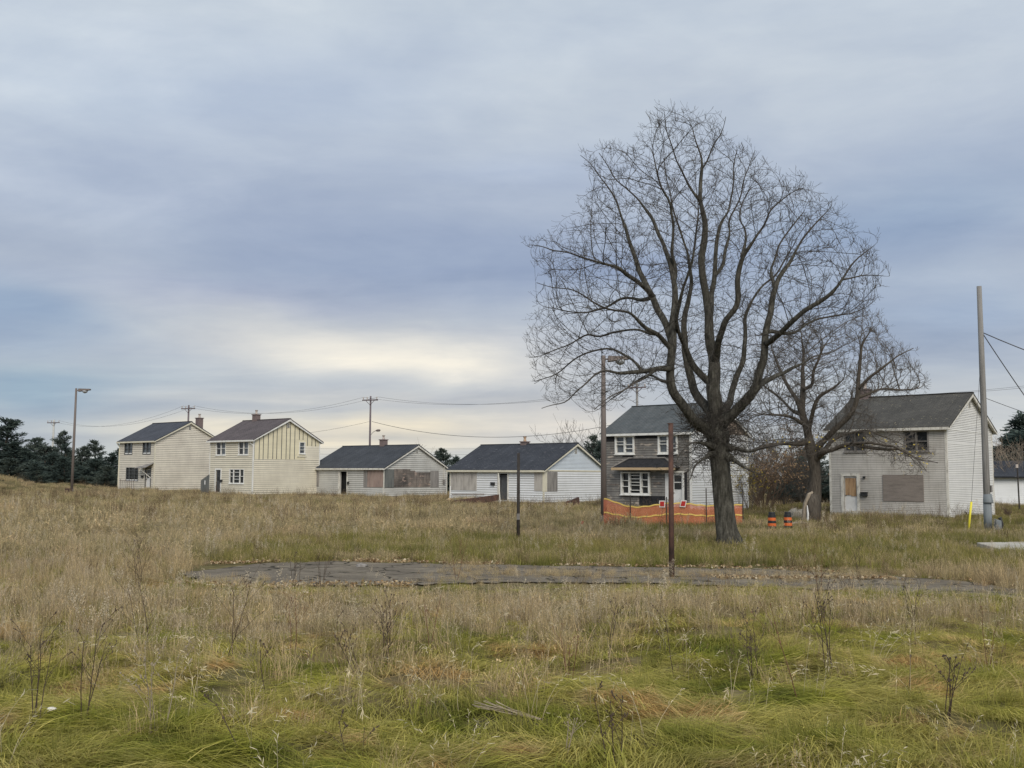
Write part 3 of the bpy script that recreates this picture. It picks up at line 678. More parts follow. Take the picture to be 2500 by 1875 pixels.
for v0, v1, nn_ in ((1095, 1093, 'higher'), (1108, 1108, 'lower')):
    wire(at(700, v0, 135), at(1560, v1, 125), .1, nn_+' level wire seen low between the two bungalows', .012, None)
# big bare pole, right
pb = onground(2413, 1300); d = pb.y; pt = at(2397, 699, d)
root = empty('wooden_pole', pb, label='tall bare wooden pole with a grey metal sleeve near the right edge', cat='pole')
H = pt.z-pb.z
b = MB(); b.tube([(0, 0, -.2), (0, 0, H*.3), (0, 0, H*.65), (0, 0, H)], [.145, .135, .118, .10], 14, wob=.012); b.build('shaft', M['polewood'], root, True)
b = MB(); b.tube([(0, 0, -.1), (0, 0, 1.25)], .165, 16); sl = b.build('sleeve', M['sleeve'], root, True)
b = MB(); b.tube([(.03, -.02, 1.25), (.03, -.02, 1.3), (.015, -.01, 1.62)], [.21, .2, .165], 16); b.build('collar', M['sleeve'], sl, True)
b = MB(); b.box((.13, -.1, 1.7), (.2, 0, 2.0)); b.build('bracket', M['ply_grey'], root)
q = pb+Vector((0, 0, at(2404, 810, d).z-pb.z))
wire(q, at(3600, 1010, d-6), 1.3, 'thick cable running right from the bare wooden pole', .022, None)
wire(q+Vector((.02, 0, .02)), at(2690, 1215, d+6), .25, 'steep cable dropping right from the bare wooden pole', .02, None)
wire(pb+Vector((0, 0, at(2410, 970, d).z-pb.z)), at(3600, 1180, d+3), 1.2, 'thin low cable running right from the bare wooden pole', .012, None)
g = onground(2364, 1300)
root = empty('guy_wire', g, label='guy wire with a yellow plastic guard left of the bare pole', cat='guy wire')
b = MB(); e = Vector((.18, 0, 1.3)); b.tube([(0, 0, -.1), tuple(e*.5), tuple(e)], .045, 10); b.build('guard', M['yellow'], root, True)
b = MB(); tp = Vector((pb.x, pb.y, at(2404, 850, d).z))-g; b.tube([tuple(e*.97), tuple(tp)], .008, 4); b.build('cable', M['wire'], root)
q = onground(2437, 1303)
root = empty('utility_pedestal', q, label='squat grey utility pedestal with a torn black cap beside the bare pole', cat='pedestal')
b = MB(); b.hexa([(-.14, -.14, -.1), (.14, -.14, -.1), (.16, .14, -.1), (-.14, .14, -.1), (-.13, -.12, .62), (.11, -.12, .55), (.11, .12, .55), (-.12, .12, .62)]); b.build('casing', M['sleeve'], root, bevel=.03)
b = MB(); b.tube([(.12, -.05, -.05), (.15, -.05, .4), (.09, -.05, .68), (-.0, -.05, .62)], [.07, .07, .06, .03], 7); b.build('cap', M['drum_b'], root, True)
q = base_at(2490, 1262, 70)
root = empty('thin_pole', q, label='thin dark pole in front of the low white building', cat='pole')
b = MB(); b.tube([(0, 0, -.2), (-.05, 0, 3.3)], [.06, .045], 8); b.build('shaft', M['darkpost'], root); b = MB(); b.box((-.16, -.06, 3.0), (.0, .06, 3.25)); b.build('box', M['pot'], root)
# iron posts
q = onground(1640, 1412); d = q.y; H = at(1641, 1033, d).z-q.z
root = empty('iron_post', q, label='thick rusty iron post standing in front of the big tree', cat='post')
b = MB(); b.tube([(0, 0, -.2), (0, 0, H*.5), (.01, 0, H)], [.062, .058, .056], 10, wob=.02); b.build('post', M['rust'], root, True)
b = MB(); b.tube([(0, 0, H-.02), (0, 0, H)], .064, 10); b.build('collar', M['rust'], root)
q = onground(1265, 1324); d = q.y; H = at(1266, 1106, d).z-q.z
root = empty('iron_post', q, label='thin dark post in the field in front of the white bungalow', cat='post')
b = MB(); b.tube([(0, 0, -.2), (0, 0, H)], [.058, .048], 10); b.build('post', M['darkpost'], root, True)
b = MB(); b.box((-.05, -.065, .75), (.05, -.05, .95)); b.build('plate', M['ply_grey'], root)
q = base_at(1219, 1210, 79); 
root = empty('leaning_pole', q, label='thin peeling white pole before the white bungalow door', cat='pole')
b = MB(); b.tube([(.1, 0, -.2), (0, 0, 1.4), (-.09, 0, 2.62)], .045, 7); b.build('shaft', M['trim_old'], root)
q = base_at(1098, 1215, 86)
root = empty('leaning_pole', q, label='short white post at the left end of the white bungalow', cat='pole')
b = MB(); b.tube([(0, 0, -.1), (.05, 0, 1.35)], .05, 7); b.build('shaft', M['white'], root)
b = MB(); b.tube([(0, 0, -.02), (0, 0, .14), (0, 0, .3)], [.3, .32, .18], 9, wob=.05); b.build('footing', M['newwood'], root)
# orange safety fence
fa, fb_ = Vector((4.1, 44.6, 0)), Vector((10.75, 46.6, 0)); n = 150
pos = [fa.lerp(fb_, i/n)+Vector((0, .10*math.sin(i*.13)+.04*math.sin(i*.41), 0)) for i in range(n+1)]
root = empty('safety_fence', (fa.x, fa.y, 0), 0, label='orange net safety fence with yellow tape in front of the weathered house', cat='fence')
def P_(i, h): p = pos[i]; return (p.x-fa.x, p.y-fa.y, gz(p.x, p.y)+h)
def top(i):
    s = i/n; return .93+.34*math.exp(-(s/.13)**2)-.05*math.sin(s*9+.3)+.07*s
b = MB()
for i in range(n):
    for h in np.arange(.02, 1, .037):
        b.quad(P_(i, h*top(i)-.007), P_(i+1, h*top(i+1)-.007), P_(i+1, h*top(i+1)+.009), P_(i, h*top(i)+.009))
for i in range(n*1):
    for s in (0,):
        x = P_(i, .02); y = P_(i, top(i)); b.quad((x[0]-.009, x[1], x[2]), (x[0]+.009, x[1], x[2]), (y[0]+.009, y[1], y[2]), (y[0]-.009, y[1], y[2]))
b.build('netting', M['orange'], root)
for f0, nm_ in ((1.0, 'tape'), (.52, 'tape'), (.03, 'tape')):
    b = MB()
    for i in range(n if f0 > .1 else 28):
        if f0 > .1:
            h0, h1 = top(i)*f0+.015*math.sin(i*.5), top(i+1)*f0+.015*math.sin((i+1)*.5)
        else: h0 = h1 = .06+.002*i
        a, c = P_(i, h0-.03), P_(i+1, h1-.03); e, f_ = P_(i+1, h1+.028), P_(i, h0+.028)
        b.quad(*[(q[0], q[1]-.03, q[2]) for q in (a, c, e, f_)])
    b.build(nm_, M['tape'], root)
for i, hh in ((27, 1.45), (66, 1.3), (109, 1.75), (149, 1.68)):
    b = MB(); q = P_(i, 0); q = (q[0], q[1]-.06, q[2]); b.tube([(q[0], q[1], q[2]-.2), (q[0], q[1], q[2]+hh)], .025, 5); b.build('post', M['darkpost'], root)
for i, tl in ((61, 0), (83, .25)):
    q = P_(i, 1.0); q = Vector((q[0], q[1]-.08, q[2]))
    def sq(w, h, o, nm__, mt, par):
        b = MB(); c = [Vector((-w, o, -h)), Vector((w, o, -h)), Vector((w, o, h)), Vector((-w, o, h))]
        c = [q+Vector((p.x+tl*p.z, p.y, p.z-tl*p.x*.2)) for p in c]
        b.hexa([c[0], c[1], c[1]+Vector((0, .01, 0)), c[0]+Vector((0, .01, 0)), c[3], c[2], c[2]+Vector((0, .01, 0)), c[3]+Vector((0, .01, 0))]); return b.build(nm__, M[mt], par)
    sg = sq(.13, .15, 0, 'warning_sign', 'signwhite', root); sq(.095, .11, -.008, 'red_panel', 'signred', sg)
# traffic drums
def drum(u, v, label):
    q = onground(u, v); q.z -= .1
    root = empty('traffic_drum', q, label=label, cat='traffic drum', group='traffic drums'); root.scale = (.66, .66, .95)
    z = 0; prof = [(.0, .30), (.12, .30), (.12, .285), (.3, .275), (.3, .265), (.47, .255), (.47, .247), (.62, .24), (.62, .232), (.76, .225), (.76, .2), (.84, .19), (.98, .18)]
    bands = [(0, .12, 'drum_b', .30), (.12, .27, 'drum_o', .275), (.27, .38, 'drum_b', .272), (.38, .51, 'drum_o', .262), (.51, .62, 'drum_b', .258), (.62, .75, 'drum_o', .248), (.75, .88, 'drum_b', .24), (.88, .99, 'drum_b', .2)]
    for z0_, z1_, mm, rr_ in bands:
        b = MB(); b.tube([(0, 0, z0_), (0, 0, z0_+.015), (0, 0, z1_-.015), (0, 0, z1_)], [rr_-.008, rr_, rr_-.006, rr_-.014], 18, cap=True); b.build('orange_band' if mm == 'drum_o' else 'black_band', M[mm], root, False)
drum(1885, 1300, 'left of the two orange and black striped traffic drums'); drum(1924, 1299, 'right of the two orange and black striped traffic drums')
# small debris
def rockmesh(name, loc, sx, sy, sz, mat, label, cat, seed=1, rz=0):
    r = random.Random(seed); b = MB(); nth, nph = 12, 7
    for i in range(nph+1):
        ph = math.pi*i/nph
        for j in range(nth):
            a = 2*math.pi*j/nth; k = 1+r.uniform(-.18, .18)
            b.v.append((math.sin(ph)*math.cos(a)*sx*k, math.sin(ph)*math.sin(a)*sy*k, math.cos(ph)*sz*k))
    for i in range(nph):
        for j in range(nth): b.f.append((i*nth+j, (i+1)*nth+j, (i+1)*nth+(j+1) % nth, i*nth+(j+1) % nth))
    o = b.build(name, M[mat], None); o.location = loc; o.rotation_euler = (0, 0, rz); tag(o, label, cat); return o
q = base_at(1945, 1240, 58); rockmesh('rubble_mound', (q.x, q.y, q.z+.0), .7, .5, .55, 'rock', 'pale rubble mound left of the split tree trunk', 'rubble', 4)
q = onground(883, 1386); rockmesh('rock', (q.x, q.y, q.z+.04), .15, .09, .06, 'ply_grey', 'small grey rock lying on the asphalt strip', 'rock', 5)
q = onground(1422, 1288)
o = MB(); o.tube([(0, 0, 0), (0, 0, .18), (0, 0, .28)], [.05, .045, .055], 8); o = o.build('marker_stake', M['signred'], None); o.location = (q.x, q.y, q.z); tag(o, 'tiny red marker stake in the grass left of the orange fence', 'marker')
for i, (u, v, rz, ln) in enumerate(((1968, 1278, .25, 1.5), (1955, 1283, -.1, 1.2), (1978, 1272, .5, .9))):
    q = onground(u, v); b = MB(); b.tube([(-ln/2, 0, .05), (0, .02, .13), (ln/2, 0, .1)], [.07, .09, .04], 6, wob=.1); o = b.build('broken_branch', M['brokenwood'], None)
    o.location = q; o.rotation_euler = (0, 0, rz); tag(o, ['longest splintered branch lying right of the drums', 'splintered branch nearest the right drum', 'shortest splintered branch nearest the split trunk'][i], 'branch')
for i, (u, v, s) in enumerate(((125, 1757, .045),)):
    q = onground(u, v); rockmesh('litter_scrap', (q.x, q.y, q.z+.09), s*.9, s*.5, s*.3, 'trim_old', ['white crumpled scrap in the grass at lower left', 'small white scrap in the green grass at lower right', 'tiny pale scrap in the matted grass near the bottom centre'][i], 'litter', 20+i, i)
q = base_at(1160, 1216, 80)
root = empty('wooden_ramp', q, .0, label='broken rusty-brown ramp leaning before the white bungalow', cat='ramp')
b = MB(); b.hexa([(-1.75, -.5, -.2), (1.9, -.5, .4), (1.9, .6, .4), (-1.75, .6, -.2), (-1.75, -.5, .35), (1.9, -.5, .85), (1.9, .6, .85), (-1.75, .6, .35)]); b.build('side_panel', M['rust'], root)
b = MB(); b.box((-1.9, .7, .75), (.7, 1.2, .9)); b.build('deck', M['ply_grey'], root)
q = base_at(1395, 1232, 74)
root = empty('scrap_heap', q, .2, label='rusty scrap heap in weeds before the pale blue gable', cat='scrap')
b = MB(); b.tube([(-.5, 0, 0), (-.3, 0, .5), (.3, .1, .6)], .09, 6); b.hexa([(.2, 0, 0), (.7, 0, .05), (.7, .3, .05), (.2, .3, 0), (.15, 0, .7), (.6, .05, .85), (.6, .35, .85), (.15, .3, .7)]); b.build('sheet', M['rust'], root)
q = base_at(500, 1204, 100)
root = empty('gate', q, -.68, label='dark wooden gate leaf between the two cream houses', cat='gate')
b = MB()
for i in range(7): b.box((-.75+i*.2, 0, 0), (-.56+i*.2, .04, 1.35+.09*i))
b.build('boards', M['ply_dark'], root); b = MB(); b.box((-.1, -.02, .9), (.05, -.003, 1.3)); b.build('notice', M['white'], root)
q = base_at(168, 1208, 87)
root = empty('junk_box', q, .3, label='dark junction box in weeds at the foot of the left street lamp', cat='box')
b = MB(); b.box((-.3, -.2, -.1), (.25, .2, .6)); b.build('casing', M['rust'], root, bevel=.03); b = MB(); b.box((-.33, -.23, .6), (.28, .23, .66)); b.build('lid', M['rust'], root)

# ------------------------------------------------------------------ bare trees
def np_mesh(name, V, Fq, mats, attrs=None, matidx=None, smooth=False):
    me = bpy.data.meshes.new(name); V = np.asarray(V, np.float32); Fq = np.asarray(Fq, np.int32); k = Fq.shape[1]
    me.vertices.add(len(V)); me.vertices.foreach_set('co', V.ravel())
    me.loops.add(Fq.size); me.loops.foreach_set('vertex_index', Fq.ravel())
    me.polygons.add(len(Fq)); me.polygons.foreach_set('loop_start', np.arange(0, Fq.size, k, dtype=np.int32))
    me.polygons.foreach_set('loop_total', np.full(len(Fq), k, np.int32))
    for m in mats: me.materials.append(m)
    if matidx is not None: me.polygons.foreach_set('material_index', np.asarray(matidx, np.int32))
    if smooth: me.polygons.foreach_set('use_smooth', np.ones(len(Fq), bool))
    for a, (dom, typ, val) in (attrs or {}).items():
        at_ = me.attributes.new(a, typ, dom)
        at_.data.foreach_set('vector' if typ == 'FLOAT_VECTOR' else 'value', np.asarray(val).ravel())
    me.update(calc_edges=True); me.validate(); return me
def skeleton_tree(root_pt, limbs, poly, dist, depth_fn, n_attr, seed, step=.22, infl=1.5, kill=.34, tip=.0062, expo=2.15, up=.05, twig=.2, hollow=.5, nest=(), shrink=16):
    """limbs: list of (list of (u,v,dy,r)); a crown is grown from them through an outline."""
    rng = random.Random(seed)
    P = []; par = []; rmin = []
    def addp(p, pa, r): P.append(Vector(p)); par.append(pa); rmin.append(r); return len(P)-1
    for lb in limbs:
        pts = [(at(u, v, dist+dy), r) for u, v, dy, r in lb]
        if not P: cur = addp(pts[0][0], -1, pts[0][1])
        else: cur = min(range(len(P)), key=lambda i: (P[i]-pts[0][0]).length)
        q0, r0 = P[cur].copy(), pts[0][1]
        for q, r in pts[1:]:
            L = (q-q0).length; n = max(1, int(L/step))
            off = Vector((rng.uniform(-1, 1), rng.uniform(-1, 1), rng.uniform(-1, 1)))*min(.12, L*.06)
            for i in range(1, n+1):
                k = i/n; w = math.sin(math.pi*k)
                cur = addp(q0.lerp(q, k)+off*w, cur, r0+(r-r0)*k)
            q0, r0 = P[cur].copy(), r
    nl = len(P); CEN = at(root_pt[0], root_pt[1], dist)
    # attractors inside the outline
    mx, my = sum(p[0] for p in poly)/len(poly), sum(p[1] for p in poly)/len(poly)
    poly = [(u+(mx-u)*shrink/math.hypot(u-mx, v-my), v+(my-v)*shrink/math.hypot(u-mx, v-my)) for u, v in poly]
    A = []; xs = [p[0] for p in poly]; ys = [p[1] for p in poly]
    def inside(u, v):
        c = False; j = len(poly)-1
        for i in range(len(poly)):
            if (ys[i] > v) != (ys[j] > v) and u < (xs[j]-xs[i])*(v-ys[i])/(ys[j]-ys[i])+xs[i]: c = not c
            j = i
        return c
    while len(A) < n_attr:
        u, v = rng.uniform(min(xs), max(xs)), rng.uniform(min(ys), max(ys))
        if not inside(u, v): continue
        dm, k = depth_fn(u, v); y = rng.uniform(-1, 1)
        if rng.random() < hollow*(1-abs(y)): continue
        A.append(at(u+rng.gauss(0, 5), v+rng.gauss(0, 5), dist+y*dm))
    for u, v, ru, rv, dy, dd, cnt in nest:
        for _ in range(cnt): A.append(at(u+rng.gauss(0, ru), v+rng.gauss(0, rv), dist+dy+rng.gauss(0, dd)))
    alive = list(range(len(A)))
    trop = Vector((0, 0, up))
    kd_nodes = nl; kids = {}
    for it in range(120):
        kd = kdtree.KDTree(len(P))
        for i, p in enumerate(P): kd.insert(p, i)
        kd.balance(); pull = {}; nx = []
        for a in alive:
            co, i, d = kd.find(A[a])
            if d < kill: continue
            nx.append(a)
            if d < infl+it*.02:
                v = (A[a]-P[i]); v.normalize()
                pull[i] = pull.get(i, Vector((0, 0, 0)))+v
        alive = nx
        if not pull or not alive: break
        for i, v in pull.items():
            if kids.get(i, 0) > 3 or v.length < .25: kids[i] = kids.get(i, 0)+1; continue
            v.normalize(); v = v+trop+(P[i]-CEN).normalized()*.5+Vector((rng.uniform(-1, 1), rng.uniform(-1, 1), rng.uniform(-1, 1)))*.13
            if par[i] >= 0: v += (P[i]-P[par[i]]).normalized()*.85
            v.normalize(); addp(P[i]+v*step, i, 0); kids[i] = kids.get(i, 0)+1
    # radii
    n = len(P); ch = [[] for _ in range(n)]
    for i, p in enumerate(par):
        if p >= 0: ch[p].append(i)
    rad = [0]*n; order = sorted(range(n), reverse=True)
    for i in order:
        if ch[i]: rad[i] = sum(rad[c]**expo for c in ch[i])**(1/expo)
        else: rad[i] = tip
        if i < nl:
            rad[i] = rmin[i] if rmin[i] > .05 else max(min(rad[i], rmin[i]*1.5), rmin[i]*.8)
            if not ch[i]: rad[i] = max(tip, rmin[i])
    # end twigs: short forked shoots that curl upward
    extra = []
    for i in range(nl, n):
        if rad[i] < tip*4 and (not ch[i] or rng.random() < .5):
            d = (P[i]-P[par[i]]).normalized()+(P[i]-CEN).normalized()*.35
            for _ in range(rng.choice((2, 3, 3)) if not ch[i] else rng.choice((1, 1, 2))):
                v = (d*.75+Vector((rng.uniform(-1, 1), rng.uniform(-1, 1), rng.uniform(-.5, 1)))*.75).normalized()
                L = twig*rng.uniform(.6, 1.5); m1 = P[i]+v*L*.5; v2 = (v+Vector((rng.uniform(-.3, .3), rng.uniform(-.3, .3), rng.uniform(.1, .6)))).normalized()
                extra.append(([P[i], m1, m1+v2*L*.5], [tip*.95, tip*.85, tip*.7]))
                if rng.random() < .5: extra.append(([m1, m1+(v2+Vector((rng.uniform(-1, 1), rng.uniform(-1, 1), rng.uniform(0, 1)))).normalized()*L*.4], [tip*.8, tip*.65]))
    # chains
    chains = []
    heads = [(0, None)]
    while heads:
        s, p = heads.pop(); c = ([p] if p is not None else [])+[s]
        while ch[c[-1]]:
            k = sorted(ch[c[-1]], key=lambda q: -rad[q])
            for o_ in k[1:]: heads.append((o_, c[-1]))
            c.append(k[0])
        chains.append(c)
    return P, rad, chains, extra
def sprouts(sk, pts, cnt, seed, L=(.35, 1.1), r0=.008):
    # curly water shoots bursting from the bark round a fork
    g = random.Random(seed); ex = sk[3]
    for _ in range(cnt):
        c, rad_ = g.choice(pts); a = g.uniform(0, 6.28); o = Vector((math.cos(a), math.sin(a), 0)); p = c+o*rad_*.8+Vector((0, 0, g.uniform(-.25, .25)))
        d = (o+Vector((g.uniform(-.6, .6), g.uniform(-.6, .6), g.uniform(-.7, .9)))).normalized(); n = g.randint(5, 8); l = g.uniform(*L)/n; q = [p]
        bend = Vector((g.uniform(-1, 1), g.uniform(-1, 1), g.uniform(-.6, 1)))*.45
        for i in range(n): d = (d+bend*.4+Vector((g.uniform(-1, 1), g.uniform(-1, 1), g.uniform(-1, 1)))*.3).normalized(); q.append(q[-1]+d*l)
        ex.append((q, [r0*(1-.6*i/n) for i in range(n+1)]))
        for _k in range(g.choice((1, 2, 3))):
            s = q[g.randint(2, n)]; d2 = (d+Vector((g.uniform(-1, 1), g.uniform(-1, 1), g.uniform(-.6, 1)))*.9).normalized(); ex.append(([s, s+d2*l*1.6, s+d2*l*2.6+Vector((0, 0, l*g.uniform(-.5, .9)))], [r0*.6, r0*.5, r0*.4]))
def tree_meshes(name, sk, base, barkm, twigm, label, cat='tree', flare=None, leaves=None, leafm=None, seed=1, split=.035, wob=.05):
    P, rad, chains, extra = sk; rng = random.Random(seed)
    root = empty(name, base, label=label, cat=cat); B = Vector(base)
    bt, bl, bw = MB(), MB(), MB()
    for c in chains:
        if len(c) < 2: continue
        pts = [P[i] for i in c]; rs = [rad[i] for i in c]
        if c is not chains[0] and len(rs) > 1: rs[0] = min(rs[0], rs[1]*1.35)
        # light smoothing keeps the growth but loses the zigzag
        sm = [pts[0]]+[(pts[i-1]+pts[i]*2+pts[i+1])/4 for i in range(1, len(pts)-1)]+[pts[-1]]
        if len(sm) > 4: sm = [sm[0]]+[(sm[i-1]+sm[i]*2+sm[i+1])/4 for i in range(1, len(sm)-1)]+[sm[-1]]
        sm = [p-B for p in sm]
        j = 0
        while j < len(rs) and rs[j] > split: j += 1
        if j >= 2:
            k = 14 if rs[0] > .2 else 9 if rs[0] > .08 else 6
            (bt if c is chains[0] and False else bl).tube(sm[:j+1] if j < len(sm) else sm, rs[:j+1] if j < len(rs) else rs, k, cap=True, wob=wob if rs[0] > .12 else .02)
            sm, rs = sm[j-0:], rs[j-0:]
        if len(sm) >= 2: bw.tube(sm, rs, 4 if rs[0] > .012 else 3, cap=False)
    for p, r in extra: bw.tube([q-B for q in p], r, 3, cap=False)
    if flare:
        bt.tube([p for p, r in flare], [r for p, r in flare], 22, wob=.06); bt.build('trunk', barkm, root, True)
    bl.build('limbs', barkm, root, True); bw.build('twigs', twigm, root, False)
    if leaves:
        b = MB(); cand = [q[0][-1] for q in extra]
        for _ in range(leaves[0]):
            p = rng.choice(cand)
            if leaves[1] and not leaves[1](p): continue
            p = p-B; s = leaves[2]*rng.uniform(.6, 1.3); a = Vector((rng.uniform(-1, 1), rng.uniform(-1, 1), rng.uniform(-1, 1))).normalized(); c = a.orthogonal().normalized(); q = p+Vector((rng.uniform(-.1, .1),)*3)
            b.quad(q, q+a*s*.5+c*s*.3, q+a*s, q+a*s*.5-c*s*.3)
        if b.v: b.build('leaves', leafm, root)
    return root
D1 = 31.6
def big_depth(u, v):
    c = 1-((u-1725)/460)**2; t = 1-((v-700)/480)**2*.55
    return 4.6*math.sqrt(max(.05, c))*max(.3, t), 0
px = .74/77.2
def LB(*pts): return [(u, v, dy, r*px) for u, v, dy, r in pts]
